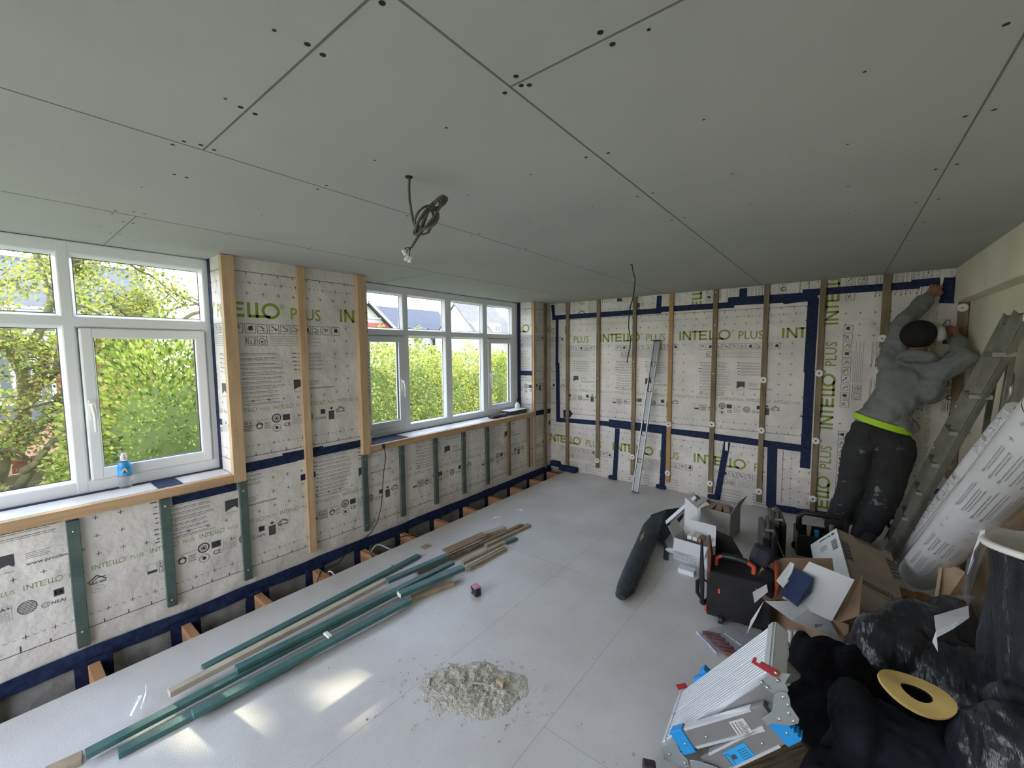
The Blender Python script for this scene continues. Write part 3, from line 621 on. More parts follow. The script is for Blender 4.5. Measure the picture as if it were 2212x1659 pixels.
def tree(name, label, base, targets, seed, twigs, crownpts, nleaf, wts, spread):
    rg = random.Random(seed); root = empty(name, base, label, 'tree'); mb = MB(); tips = []
    def limb(a, b, r0, r1, wob, seg=7):
        pts = []; a = V(a); b = V(b)
        for i in range(seg+1):
            t = i/seg; pts.append(a.lerp(b, t)+V((noise.noise(V((t*3, seed, a.z))), noise.noise(V((seed, t*3, a.x))), noise.noise(V((a.y, seed, t*3)))))*wob*math.sin(t*math.pi))
        mb.tube(pts, [r0+(r1-r0)*i/seg for i in range(seg+1)], 7); return pts
    for (tb, r0, r1, subs) in targets:
        pts = limb(tb[0], tb[1], r0, r1, .5)
        for k in range(subs):
            p = pts[rg.randint(2, len(pts)-1)]; e = p+V((rg.uniform(-.8,.8), rg.uniform(-1.3,1.3), rg.uniform(-.2,.9)))*spread
            q = limb(p, e, r1*.8, .012, .3, 5)
            for j in range(twigs):
                p2 = q[rg.randint(1, 5)]; e2 = p2+V((rg.uniform(-.5,.5), rg.uniform(-.7,.7), rg.uniform(-.35,.5)))*spread*.8; q2 = limb(p2, e2, .012, .004, .15, 4); tips += q2[1:]
    mb.build('branches', M['bark'], root)
    r_ = np.random.default_rng(seed); T = np.array([tuple(t) for t in tips]); idx = r_.integers(0, len(T), nleaf)
    lp = T[idx]+r_.normal(size=(nleaf,3))*.10
    leaves('foliage', lp, .05, wts, root, seed)
    leaves('shade_foliage', crownpts, .15, wts, root, seed+1)
    return root
tree('garden_tree', 'sprawling tree with bare forked branches outside the near window', (-8.6, .1, GZ),
     [(((-8.6,.1,GZ),(-8.9,.35,1.0)), .13, .08, 2), (((-8.7,.15,-.6),(-8.5,-.9,1.6)), .10, .05, 3), (((-8.9,.35,.9),(-9.0,1.0,3.1)), .08, .03, 5), (((-8.9,.35,.9),(-8.2,-.2,3.3)), .07, .03, 5),
      (((-8.8,.3,.4),(-8.4,1.5,1.9)), .07, .03, 6), (((-8.5,1.2,1.5),(-8.3,2.8,2.5)), .05, .02, 6), (((-8.9,.5,1.2),(-8.6,.9,1.6)), .06, .03, 4), (((-8.7,.2,-.2),(-8.2,.9,.6)), .06, .03, 4),
      (((-9.0,.7,2.4),(-12.5,-1.2,11.2)), .035, .02, 4), (((-9.0,1.0,3.0),(-12.9,-2.0,10.8)), .03, .02, 3)], 21, 5, crown(16000, -2.4, 1.6, npr), 30000, (2,3,.8,2.5,3), 1.0)
tree('garden_tree', 'tall tree hidden behind the wall between the two windows', (-11.6, 5.3, GZ),
     [(((-11.6,5.3,GZ),(-11.8,5.0,5.2)), .2, .12, 0), (((-11.8,5.0,5.0),(-13.0,1.0,11.4)), .11, .03, 3), (((-11.8,5.0,5.0),(-13.0,3.0,11.6)), .11, .03, 3), (((-11.8,5.0,5.0),(-12.6,0,10.8)), .09, .03, 2)], 33, 2, crown(13000, 1.6, 5.4, npr), 500, (4,3,2,1,1), .8)  # added out of view to keep the sun off the far window
# houses
M['brick'] = mat('red_brick', (.24,.085,.05), .9, c2=(.32,.14,.09), vscale=7, bump=.2)
M['render'] = mat('white_render', (.50,.50,.49), .9)
M['slate'] = mat('slate_roof', (.075,.08,.095), .8, c2=(.10,.105,.12), vscale=3, stretch=(1,1,12), bump=.3)
M['redtile'] = mat('red_tile', (.34,.10,.07), .8)
M['tileB'] = mat('brown_tile_roof', (.22,.20,.175), .85, c2=(.17,.155,.14), vscale=3)
M['darkglass'] = mat('house_glass', (.12,.14,.16), .15)
M['fence'] = mat('fence_wood', (.22,.20,.12), .85, c2=(.15,.14,.08), vscale=3, stretch=(1,1,9))
def prismroof(a, b, w_, h, ov, m, parent, name='roof'):   # ridge from a to b at eaves height
    a = V(a); b = V(b); d = (b-a).normalized(); s = V((-d.y, d.x, 0)); a = a-d*ov; b = b+d*ov; mb = MB()
    for sg in (1, -1): mb.slab([a+V((0,0,h)), b+V((0,0,h)), b+s*sg*(w_/2+ov)-V((0,0,ov*.6)), a+s*sg*(w_/2+ov)-V((0,0,ov*.6))], .12)
    mb.build(name, m, parent)
def hwin(parent, x, y0, y1, z0, z1, n=2):
    mb = MB(); mb.box((x, y0, z0), (x+.1, y1, z1)); o = mb.build('window', M['upvc'], parent); mb = MB(); k = (y1-y0)/n
    for i in range(n): mb.box((x+.08, y0+i*k+.08, z0+.1), (x+.12, y0+(i+1)*k-.08, z1-.1))
    mb.build('pane', M['darkglass'], o)
h = empty('brick_house', (-18, 0, GZ), 'red brick house with grey slate roof behind the tree branches', 'house')
mb = MB(); mb.box((-24, -9, GZ), (-17, 3.4, 2.1)); mb.build('brick_wall', M['brick'], h)
mb = MB(); mb.box((-24.02, -9.02, 2.1), (-16.95, 3.42, 2.9)); mb.box((-16.98, 1.7, 2.1), (-16.2, 3.4, 2.9)); mb.build('render_band', M['render'], h)
prismroof((-20.5, -9, 2.9), (-20.5, 3.4, 2.9), 7, 1.7, .4, M['slate'], h)
hwin(h, -16.9, .2, 1.25, .3, 2.1, 3); hwin(h, -16.9, -2.8, -1.5, .3, 2.1, 3); hwin(h, -16.9, .4, 1.4, 2.15, 2.8, 2)
mb = MB(); mb.box((-17, -.2, GZ), (-16.2, 1.5, -.1)); mb.build('bay', M['brick'], h); mb = MB(); mb.slab([(-16.1,-.3,-.1),(-16.1,1.6,-.1),(-17,1.6,.35),(-17,-.3,.35)], .06); mb.build('bay_roof', M['slate'], h)
h = empty('rendered_house', (-24, 16, GZ), 'white house with timbered gable and red tile band at the left of the far window', 'house')
mb = MB(); mb.box((-30, 12.9, GZ), (-24, 17.9, 2.6)); mb.add([(-24,12.9,2.6),(-24,17.9,2.6),(-24,15.4,4.75),(-30,12.9,2.6),(-30,17.9,2.6),(-30,15.4,4.75)], [(0,1,2),(3,5,4)]); mb.build('wall', M['render'], h)
prismroof((-30, 15.4, 2.6), (-24, 15.4, 2.6), 5, 2.2, .35, M['slate'], h); hwin(h, -23.95, 15.9, 16.9, 1.7, 2.7, 2)
mb = MB(); mb.prism([(-23.93,13.2,2.95),(-23.93,17.5,2.95),(-23.93,16.9,3.5),(-23.93,13.9,3.5)], (.06,0,0)); mb.build('tile_band', M['redtile'], h)
mb = MB(); mb.beam((-23.55,15.4,4.85),(-23.55,18.3,2.38),.06,.16); mb.beam((-23.55,15.4,4.85),(-23.55,12.5,2.38),.06,.16); mb.beam((-23.9,14.3,3.8),(-23.9,16.5,3.8),.05,.1); mb.beam((-23.9,15.4,4.6),(-23.9,15.4,3.5),.05,.1,V((1,0,0))); mb.build('bargeboard', M['render'], h)
h = empty('terrace_house', (-34, 26, GZ), 'white terrace with long slate roof and small gables', 'house')
mb = MB(); mb.box((-42, 22, GZ), (-34, 36.5, 2.6)); mb.add([(-42,22,2.6),(-34,22,2.6),(-38,22,6.2)], [(0,1,2)]); mb.build('wall', M['render'], h)
prismroof((-38, 22, 2.6), (-38, 34.0, 2.6), 8, 3.7, .3, M['slate'], h)
for y in (26.2, 28.6, 31.8, 34.2):
    prismroof((-37, y, 2.6), (-33.6, y, 2.6), 1.9, 1.4, .15, M['slate'], h, 'gable_roof')
    mb = MB(); mb.box((-35, y-.9, 0), (-33.7, y+.9, 2.65)); mb.add([(-33.7,y-.9,2.65),(-33.7,y+.9,2.65),(-33.7,y,3.9)], [(0,1,2)]); mb.build('gable', M['render'], h); hwin(h, -33.68, y-.45, y+.45, 1.7, 2.5, 2)
h = empty('corner_house', (-27, 32, GZ), 'large cream house with dormer windows at the right of the far window', 'house')
mb = MB(); mb.box((-33, 29.2, GZ), (-27, 33.3, 3.0)); mb.add([(-33,29.2,3.0),(-27,29.2,3.0),(-30,29.2,6.2)], [(0,1,2)]); mb.box((-33, 33.3, GZ), (-26, 40, 2.9)); mb.add([(-26,33.3,2.9),(-26,40,2.9),(-26,36.6,5.2)], [(0,1,2)]); mb.build('wall', M['render'], h)
prismroof((-30, 29.4, 3.0), (-30, 35.0, 3.0), 6, 3.3, .3, M['tileB'], h); prismroof((-33, 36.6, 2.9), (-26, 36.6, 2.9), 6.7, 2.4, .3, M['tileB'], h)
for y in (29.9, 32.3):
    mb = MB(); mb.box((-28.8, y-.5, 3.2), (-27.3, y+.55, 4.4)); mb.build('dormer', M['render'], h); hwin(h, -27.28, y-.4, y+.45, 3.5, 4.25, 2)
for y in (30.2, 32.4, 35.3, 37.6): hwin(h, -25.96 if y > 33.3 else -26.96, y-.45, y+.45, 1.0, 1.8, 2)
hwin(h, -25.96, 36.3, 36.9, 3.4, 4.2, 1)
# fences, sheds
f = empty('garden_fence', (-9.3, 0, GZ), 'weathered green brown wooden panel fence below the tree', 'fence')
for k in range(6):
    y = -3.2+k*1.6; mb = MB(); [mb.box((-9.32-(.01 if j % 2 else 0), y+.05, GZ+.05+j*.16), (-9.28, y+1.5, GZ+.05+j*.16+.15)) for j in range(11)]; mb.build('panel', M['fence'], f)
    mb = MB(); mb.box((-9.36, y-.05, GZ), (-9.26, y+.05, GZ+1.9)); mb.build('post', M['fence'], f)
h = empty('garden_shed', (-10.4, 1.0, GZ), 'garden shed with low red tiled roof behind the fence', 'shed')
mb = MB(); mb.box((-12, .2, GZ), (-10, 2.6, .0)); mb.build('wall', M['brick'], h); mb = MB(); mb.slab([(-9.8,.1,.0),(-9.8,2.7,.0),(-11.2,2.7,.32),(-11.2,.1,.32)], .06); mb.slab([(-12.4,.1,.0),(-12.4,2.7,.0),(-11.2,2.7,.32),(-11.2,.1,.32)], .06); mb.build('roof', M['redtile'], h)
h = empty('brick_outhouse', (-10.8, 12.6, GZ), 'small red brick outhouse below the shrub in the far window', 'outhouse')
mb = MB(); mb.box((-12.5, 11.3, GZ), (-10.8, 14.6, -.35)); mb.build('wall', M['brick'], h); mb = MB(); mb.slab([(-10.6,11.1,-.35),(-10.6,14.8,-.35),(-12.7,14.8,.1),(-12.7,11.1,.1)], .06); mb.build('roof', M['redtile'], h)
# ------------------------------------------------------------------ timber heap on the floor
def stick(name, a, b, z, wd, th, m, label, cat, group=None, ends=None):
    """plank lying from pixel a to pixel b with its upper face at height z"""
    A = Z(*a, z); B = Z(*b, z); A.z = B.z = z-th/2; mb = MB(); mb.beam(A, B, wd, th)
    o = tag(mb.build(name, M[m], None, bevel=.0025), label, cat, group); return o, A, B
M['pale'] = mat('pale_offcut', (.55,.50,.40), .7, c2=(.44,.38,.28), vscale=12)
M['hdf'] = mat('brown_board', (.26,.16,.09), .75, c2=(.32,.20,.12), vscale=20)
M['tan'] = mat('tan_offcut', (.42,.33,.22), .7, c2=(.33,.26,.17), vscale=15)
TG = 'loose timbers lying on the floor'
st = [('green_timber', (183,1625), (872,1268), .048, .045, .022, 'greenF', 'long green timber at the window side of the heap, nearest end at the bottom left', 'timber'),
 ('green_timber', (254,1622), (640,1422), .026, .045, .024, 'greenF', 'green timber whose end lies just right of the nearest green end', 'timber'),
 ('green_timber', (415,1538), (886,1292), .050, .047, .024, 'greenF', 'bright green timber along the floor side of the heap', 'timber'),
 ('green_timber', (437,1440), (905,1197), .026, .045, .024, 'greenF', 'dark green timber at the back of the heap beside the floor gap', 'timber'),
 ('green_timber', (509,1441), (978,1212), .074, .045, .022, 'greenF', 'dark green timber lying on top in the middle of the heap', 'timber'),
 ('green_timber', (836,1252), (968,1196), .074, .045, .024, 'greenF', 'light topped green timber butted against the wide brown board', 'timber'),
 ('green_timber', (862,1280), (1000,1222), .074, .055, .028, 'greenF', 'short dark green timber with a white sawn end', 'timber'),
 ('pale_timber', (364,1492), (832,1250), .062, .040, .028, 'pale', 'pale split timber with a splintered end at the left of the heap', 'timber'),
 ('brown_board', (962,1190), (1047,1152), .062, .085, .014, 'hdf', 'short wide brown board on the far part of the heap', 'board'),
 ('white_timber', (1040,1153), (1090,1136), .050, .055, .030, 'pale', 'pale topped block behind the wide brown board', 'timber'),
 ('brown_timber', (900,1232), (1128,1132), .036, .040, .026, 'batten', 'long brown timber reaching towards the far end of the heap', 'timber'),
 ('brown_timber', (1048,1176), (1143,1131), .024, .045, .022, 'tan', 'tan timber at the far tip of the heap', 'timber'),
 ('brown_timber', (998,1213), (1090,1168), .056, .034, .026, 'tan', 'short tan offcut with a pale sawn end lying on another', 'timber'),
 ('brown_timber', (1012,1224), (1092,1181), .026, .034, .024, 'tan', 'short tan offcut lowest on the floor side of the far heap', 'timber'),
 ('brown_timber', (888,1290), (978,1256), .026, .042, .024, 'tan', 'brown offcut with whitish film end, next to the short green timber', 'timber'),
 ('brown_plank', (95,1668), (178,1630), .022, .060, .020, 'tan', 'brown plank end at the bottom left of the heap', 'plank')]
for a in st:
    o, A, B = stick(*a, group=TG)
    if 'white sawn' in a[7]:
        d = (A-B).normalized(); mb = MB(); mb.beam(A+d*.0006, A+d*.002, .052, .026); mb.build('sawn_end', M['white'], o)
    if 'pale sawn' in a[7]:
        d = (A-B).normalized(); mb = MB(); mb.beam(A+d*.0006, A+d*.002, .032, .024); mb.build('sawn_end', M['pale'], o)
o = None
mb = MB(); A = Z(1090,1170,.02); B = Z(1116,1160,.02); A.z = B.z = .011; mb.beam(A, B, .05, .02); tag(mb.build('green_offcut', M['greenF'], None, bevel=.008), 'small rounded green offcut at the far end of the heap', 'offcut')
for a, b, z, l in (((635,1441), (680,1409), .010, 'thin pale sliver on the floor beside the bright green timber'), ((1016,1227), (1046,1221), .006, 'thin wooden sliver beside the tan offcuts')):
    A = Z(*a, z); B = Z(*b, z); A.z = B.z = .004; mb = MB(); mb.beam(A, B, .008, .005); tag(mb.build('wood_sliver', M['pale'], None), l, 'sliver')
A = Z(846,1222,.0); B = Z(868,1229,.0); A.z = B.z = .004; mb = MB(); mb.beam(A, B, .010, .005); tag(mb.build('wood_sliver', M['hdf'], None), 'brown sliver on the floor behind the light topped green timber', 'sliver')
# curled paper strips
def strip(pts, wd, label, name='paper_strip', m='paper', side=None):
    mb = MB(); P = [V(p) for p in pts]; s = V(side) if side else V((1,.3,0)).normalized()
    for sgn in (0, .0008): mb.add([q for p in P for q in (p-s*wd/2+V((0,0,sgn)), p+s*wd/2+V((0,0,sgn)))], [(2*i, 2*i+1, 2*i+3, 2*i+2) for i in range(len(P)-1)], 0)
    return tag(mb.build(name, M[m], None, fix=False), label, 'strip')
a = Z(283,1559,0); strip([a+V((0,0,.028)), a+V((-.03,.03,.055)), a+V((-.055,.05,.06)), Y(252,1527,a.y+.07)], .013, 'curled white backing strip beside the nearest green timber end')
a = Z(305,1540,0); strip([a+V((0,0,.02)), a+V((0,.01,.05)), a+V((.005,.02,.085)), Y(315,1480,a.y+.03)], .009, 'upright curled clear strip above the nearest green timber', side=(1,.2,0))
a = Z(1122,1103,0); strip([a+V((-.035,0,.004)), a+V((0,.01,.012)), a+V((.03,.01,.003))], .025, 'small curled white strip on the floor beyond the heap')
mb = MB(); a = Z(1072,1135,.02); mb.tube([a+V((0,0,.0)), a+V((.0,.06,.03)), a+V((-.04,.12,.035)), a+V((-.09,.10,.025)), a+V((-.11,.07,.01))], .004, 6); tag(mb.build('cable_tie', M['white'], None), 'thin curved white plastic tie behind the pale block', 'tie')
mb = MB(); a = Z(708,1370,.06); mb.box((a.x-.03, a.y-.012, .051), (a.x+.03, a.y+.012, .062)); tag(mb.build('white_clip', M['white'], None, bevel=.003), 'small white clip lying on the middle of the timber heap', 'clip')
mb = MB(); c = Z(920,1181,0); mb.box((c.x-.032, c.y-.04, .0), (c.x+.032, c.y+.04, .006)); o = tag(mb.build('timber_packer', M['tan'], None, bevel=.001), 'small square pale plywood packer with a hole on the floor edge', 'packer'); mb = MB(); mb.lathe([(0,0),(.006,0)], (c.x, c.y, .0066), V((0,0,1)), 10); mb.build('hole', M['hole'], o)
# tape measure
c = Z(1028,1284,0); R = Matrix.Rotation(math.radians(-18), 3, 'Z'); root = empty('tape_measure', c, 'small black and pink tape measure standing alone on the floor', 'tape measure')
mb = MB(); mb.obox(c+V((0,0,.028)), (.078,.045,.056), R); mb.build('case', M['blackp'], root, bevel=.010)
mb = MB(); mb.obox(c+V((0,.004,.052)), (.066,.048,.018), R); mb.build('grip', mat('pink_plastic', (.42,.13,.26), .5, c2=(.5,.25,.35), vscale=30), root, bevel=.008)
mb = MB(); mb.obox(c+R @ V((-.02,-.024,.030)), (.026,.002,.022), R); mb.build('badge', M['steel'], root)
# ------------------------------------------------------------------ dust heap
c = Z(1020,1488,0); rg = random.Random(9); M['dust'] = mat('plaster_dust', (.62,.58,.50), .95, c2=(.50,.47,.40), vscale=60, bump=.8, bscale=120)
mb = MB()
def dustz(x, y):
    r = math.hypot((x*.84+y*.54)/.27, (y*.84-x*.54)/.17)+.25*noise.noise(V((x*9, y*9, 3))); h = max(0, 1-r*r)
    return .022*h**.7*(.5+.7*noise.noise(V((x*22, y*22, 1)))+.35*noise.noise(V((x*60, y*60, 2))))-.001
mb.grid(lambda a, b: V((c.x-.34+.68*a, c.y-.26+.52*b, dustz(-.34+.68*a, -.26+.52*b))), 130, 100)
for i in range(900):
    q = rg.uniform(0, 6.28); r = abs(rg.gauss(0, .55)); x0 = math.cos(q)*r*.32; y0 = math.sin(q)*r*.19; x = x0*.84-y0*.54; y = y0*.84+x0*.54; s = rg.uniform(.0015,.0048)
    mb.obox((c.x+x, c.y+y, max(0, dustz(x, y))+s*.4), (s*rg.uniform(1,3.2), s, s*.8), Matrix.Rotation(rg.uniform(0,6.3), 3, 'Z') @ Matrix.Rotation(rg.uniform(-.5,.5), 3, 'X'))
tag(mb.build('sawdust_heap', M['dust'], None, fix=False), 'swept heap of pale dust and crumbs in the middle of the floor', 'dust', kind='stuff')
for i, (p, q, l) in enumerate([((948,1480),(970,1467),'short wooden splinter on the left of the dust heap'), ((1015,1474),(1053,1478),'straight thin splinter across the middle of the dust heap'), ((931,1465),(930,1482),'dark flake standing at the left edge of the dust heap'), ((1042,1448),(1049,1453),'small bright shard at the top of the dust heap'), ((1057,1444),(1064,1451),'small pale shard at the upper right of the dust heap'), ((939,1467),(946,1477),'thin white shard at the left of the dust heap')]):
    A = Z(*p, .02); B = Z(*q, .02); mb = MB(); mb.beam(A, B, .006, .004); tag(mb.build('splinter', M['pale' if i not in (2,) else 'green'], None), l, 'splinter', 'splinters in the dust heap')
a = Z(1082,1483,.0); mb = MB(); mb.box((a.x-.022, a.y-.012, .004), (a.x+.022, a.y+.012, .034)); tag(mb.build('timber_block', M['tan'], None, bevel=.002), 'small pale timber block at the right of the dust heap', 'block')
mb = MB(); rg = random.Random(12)
for i in range(420):
    x = rg.uniform(-2.3,.1); y = rg.uniform(.9,4.2); s = rg.uniform(.0012,.0042)
    mb.obox((x, y, s*.4), (s*rg.uniform(1,3), s, s*.7), Matrix.Rotation(rg.uniform(0,6.3), 3, 'Z'))
tag(mb.build('floor_crumbs', M['dust'], None, fix=False), 'scattered pale crumbs and grit over the open floor', 'grit', kind='stuff')
# ------------------------------------------------------------------ things on the sills
def bottle():
    c = V((-3.215, .455, .8275)); c = Z(272,1052,.8275); root = empty('water_bottle', c, 'clear plastic water bottle with blue label on the near window sill', 'bottle')
    cl = mat('clear_plastic', (.85,.9,.92), .08, trans=.85); cl.node_tree.nodes['Principled BSDF'].inputs['IOR'].default_value = 1.2
    k = 1.0; mb = MB(); mb.lathe([(0,0),(.028,0),(.031,.006),(.031,.03),(.029,.034),(.031,.038),(.031,.060),(.029,.066),(.031,.072),(.031,.135),(.024,.155),(.014,.168),(.014,.175)], c, n=24); mb.build('body', cl, root)
    mb = MB(); mb.lathe([(.0318,.073),(.0318,.128),(.0315,.134),(.025,.153)], c, n=24); lb = mb.build('label', mat('blue_label', (.01,.22,.62), .4, c2=(.03,.40,.75), vscale=30), root)
    v = (CAM-c); v.z = 0; v.normalize(); s = V((-v.y, v.x, 0)); mb = MB()
    q = c+v*.0325+V((0,0,.105)); mb.add([q-s*.014+V((0,0,-.012)), q+s*.014+V((0,0,-.012)), q+s*.010+V((0,0,.006)), q+V((0,0,.018)), q-s*.010+V((0,0,.006))], [(0,1,2,3,4)]); mb.build('emblem', mat('label_yellow', (.75,.6,.12), .5), lb)
    q = c+v*.0329+V((0,0,.103)); mb = MB(); mb.add([q-s*.011+V((0,0,-.010)), q+s*.011+V((0,0,-.010)), q+V((0,0,.008))], [(0,1,2)]); mb.build('emblem_peak', mat('label_blue', (.02,.1,.4), .5), lb)
    mb = MB(); mb.lathe([(.0322,.070),(.0322,.074)], c, n=24); mb.build('label_edge', mat('label_red', (.6,.08,.05), .5), lb)
    mb = MB(); mb.lathe([(.0155,.168),(.0155,.190),(.011,.194),(.011,.204),(0,.205)], c, n=18); mb.build('cap', mat('cap_pale', (.75,.62,.66), .5), root)
bottle()
def sill(px, py, dx=0): return Z(px, py, .8275)
c = V((-3.22, 4.17, .8275)); mb = MB(); mb.box((-3.30, 3.98, .828), (-3.16, 4.33, .875)); root = tag(mb.build('parcel_box', mat('box_dark', (.05,.05,.055), .5), None, bevel=.003), 'dark flat box with a white lid on the far window sill', 'box')
mb = MB(); mb.box((-3.303, 3.977, .8755), (-3.157, 4.333, .879)); mb.build('lid', M['paper'], root)
g = empty('work_gloves', (-3.2, 3.8, .8275), 'pair of dark work gloves beside the flat box on the far sill', 'gloves')
for k, yy in enumerate((3.78, 3.90)):
    mb = MB(); mb.ball((-3.2, yy, .848), (.045,.075,.02)); 
    for j in range(4): mb.tube([(-3.225+j*.018, yy-.05, .848), (-3.23+j*.02, yy-.10, .845), (-3.23+j*.02, yy-.13, .838)], [.012,.011,.008], 8)
    mb.tube([(-3.17, yy-.01, .85), (-3.15, yy-.05, .842)], [.012,.009], 8)
    o = mb.build('glove', mat('glove_%s' % 'ab'[k], ((.03,.025,.025), (.12,.05,.055))[k], .8), g); remesh(o, .006, 3)
c = V((-3.27, 4.27, .8275)); root = empty('spray_bottle', c, 'tiny white squeeze bottle with dark cap in the right corner of the far sill', 'bottle')
mb = MB(); mb.lathe([(0,0),(.035,0),(.038,.01),(.036,.09),(.016,.125),(.014,.135)], c, n=20); mb.build('body', M['white'], root); mb = MB(); mb.lathe([(.016,.13),(.016,.15),(.006,.16),(.005,.175),(0,.176)], c, n=16); mb.build('cap', M['blackp'], root); mb = MB(); mb.lathe([(.0385,.02),(.0385,.045)], c, n=20); mb.build('label', mat('pink_label', (.6,.3,.42), .5), root)
# ------------------------------------------------------------------ cables
def dep(p): return (V(p)-CAM).dot(_f)
an = V((-1.245, .995, ZC)); dd = dep(an); root = empty('ceiling_cable', an, 'coiled grey cable with white connectors hanging from the near part of the ceiling', 'cable')
cp = lambda x, y, o=0: D(780+x/5.925, 340+y/5.925, dd+o)
mb = MB(); mb.tube([an+V((0,0,.0))]+[cp(*q) for q in ((618,280),(615,400),(620,540),(645,700),(670,840),(720,940),(790,990),(860,960),(905,880),(930,760,.02),(900,660,.02))], [.0045]*12, 8)
def loop(cx_, cy_, a, b, ang, off, turns=1.0, r=.0042):
    P = []
    for i in range(33):
        t = 2*math.pi*i/32*turns; x = a*math.cos(t); y = b*math.sin(t); P.append(cp(cx_+x*math.cos(ang)-y*math.sin(ang), cy_+x*math.sin(ang)+y*math.cos(ang), off*math.sin(t)))
    mb.tube(P, r, 8)
loop(850, 760, 250, 70, -.95, .03); loop(870, 740, 310, 60, -.92, -.02); loop(830, 770, 170, 120, -.9, .03); loop(860, 800, 150, 95, -.7, -.03); loop(900, 730, 260, 48, -1.0, .02)
loop(1010, 580, 100, 42, -.62, .02, r=.0055); mb.tube([cp(930,620), cp(860,660), cp(790,860), cp(770,950), cp(700,1060), cp(645,1155)], [.006,.007,.007,.006,.005,.004], 8)
cb = mb.build('cable', M['cable'], root)
for q in ((548,1185),(570,1245),(622,1265)): mb = MB(); mb.tube([cp(640,1150), cp((640+q[0])/2-8, (1150+q[1])/2-12), cp(*q)], .0016, 6); mb.build('wire', M['cableb'], cb)
for q in ((552,1215),(580,1290),(625,1310)): mb = MB(); p = cp(*q); mb.obox(p, (.014,.010,.020), Matrix.Rotation(.5+q[0], 3, 'Z') @ Matrix.Rotation(.6, 3, 'X')); mb.build('connector', M['white'], root, bevel=.002)
mb = MB(); mb.lathe([(0,.004),(.012,.004),(.014,0)], an, V((0,0,-1)), 12); mb.build('ceiling_hole', M['hole'], root)
an = V((-1.235, 3.0, ZC)); dd = dep(an); root = empty('ceiling_cable', an, 'thin black cable dangling from the ceiling in front of the far wall', 'cable')
W2 = lambda x, y: D(1160+x/2.8597, 560+y/2.8597, dd)
mb = MB(); mb.tube([an]+[W2(*q) for q in ((587,40),(592,70),(606,120),(600,200),(590,250),(575,300),(568,360),(566,420),(578,500),(575,540),(562,600),(556,640))], .004, 7); o = mb.build('cable', M['cableb'], root)
mb = MB(); mb.tube([W2(556,638), W2(566,632), W2(562,655), W2(548,665)], .0022, 6); mb.ball(W2(550,668), .009); mb.build('connector', M['white'], root)
mb = MB(); mb.lathe([(0,.003),(.010,.003),(.012,0)], an, V((0,0,-1)), 12); mb.build('ceiling_hole', M['hole'], root)
A5 = lambda x, y: X(x/3.6867+400, y/3.6867+900, XL+.055)
mb = MB(); mb.tube([A5(*q) for q in ((1583,232),(1590,270),(1597,330),(1580,450),(1570,620),(1560,730),(1530,840),(1480,925),(1420,978),(1395,985))]+[A5(1300,1010)+V((.02,0,-.03)), A5(1200,1100)+V((.05,0,-.05)), Z(693,1234,-.02), Z(681,1268,-.03)], .0038, 7); o = tag(mb.build('wall_cable', M['cableb'], None), 'thin black cable hanging from the far sill down into the floor gap', 'cable')
mb = MB(); p = A5(1583,235); mb.box((p.x-.02, p.y-.01, p.z-.02), (p.x+.004, p.y+.01, p.z+.02)); mb.build('cable_clip', M['blackp'], o, bevel=.002)
G = lambda x, y, z: Z(x/3.6867+400, y/3.6867+900, z)
for pts, r, m, l in (([(1500,1140,-.03),(1470,1060,0),(1500,1025,.0),(1570,1030,-.03),(1640,1030,-.05),(1620,980,-.02)], .006, 'cable', 'grey cable looping out of the floor gap between joists'), ([(1480,1120,-.05),(1490,1060,-.01),(1540,1020,.0),(1640,1060,-.06)], .006, 'white', 'pale cable curling beside the grey one in the floor gap'), ([(1660,1010,-.03),(1720,960,0),(1800,945,.0),(1850,960,-.04)], .004, 'cableb', 'black cable arched over a joist in the floor gap'), ([(1140,1240,-.03),(1170,1240,-.01),(1200,1280,-.05)], .005, 'white', 'short white cable end poking out between joists')):
    mb = MB(); P = [G(*q) for q in pts]; P = [P[0]-V((0,0,.1))]+P; 
    Q = []
    for i in range(len(P)-1):
        p0 = P[max(0,i-1)]; p1 = P[i]; p2 = P[i+1]; p3 = P[min(len(P)-1,i+2)]
        for k in range(5):
            t = k/5; Q.append(.5*((2*p1)+(p2-p0)*t+(2*p0-5*p1+4*p2-p3)*t*t+(3*p1-p0-3*p2+p3)*t**3))
    mb.tube(Q+[P[-1]], r, 8); tag(mb.build('floor_cable', M[m], None), l, 'cable', 'cables in the floor gap')
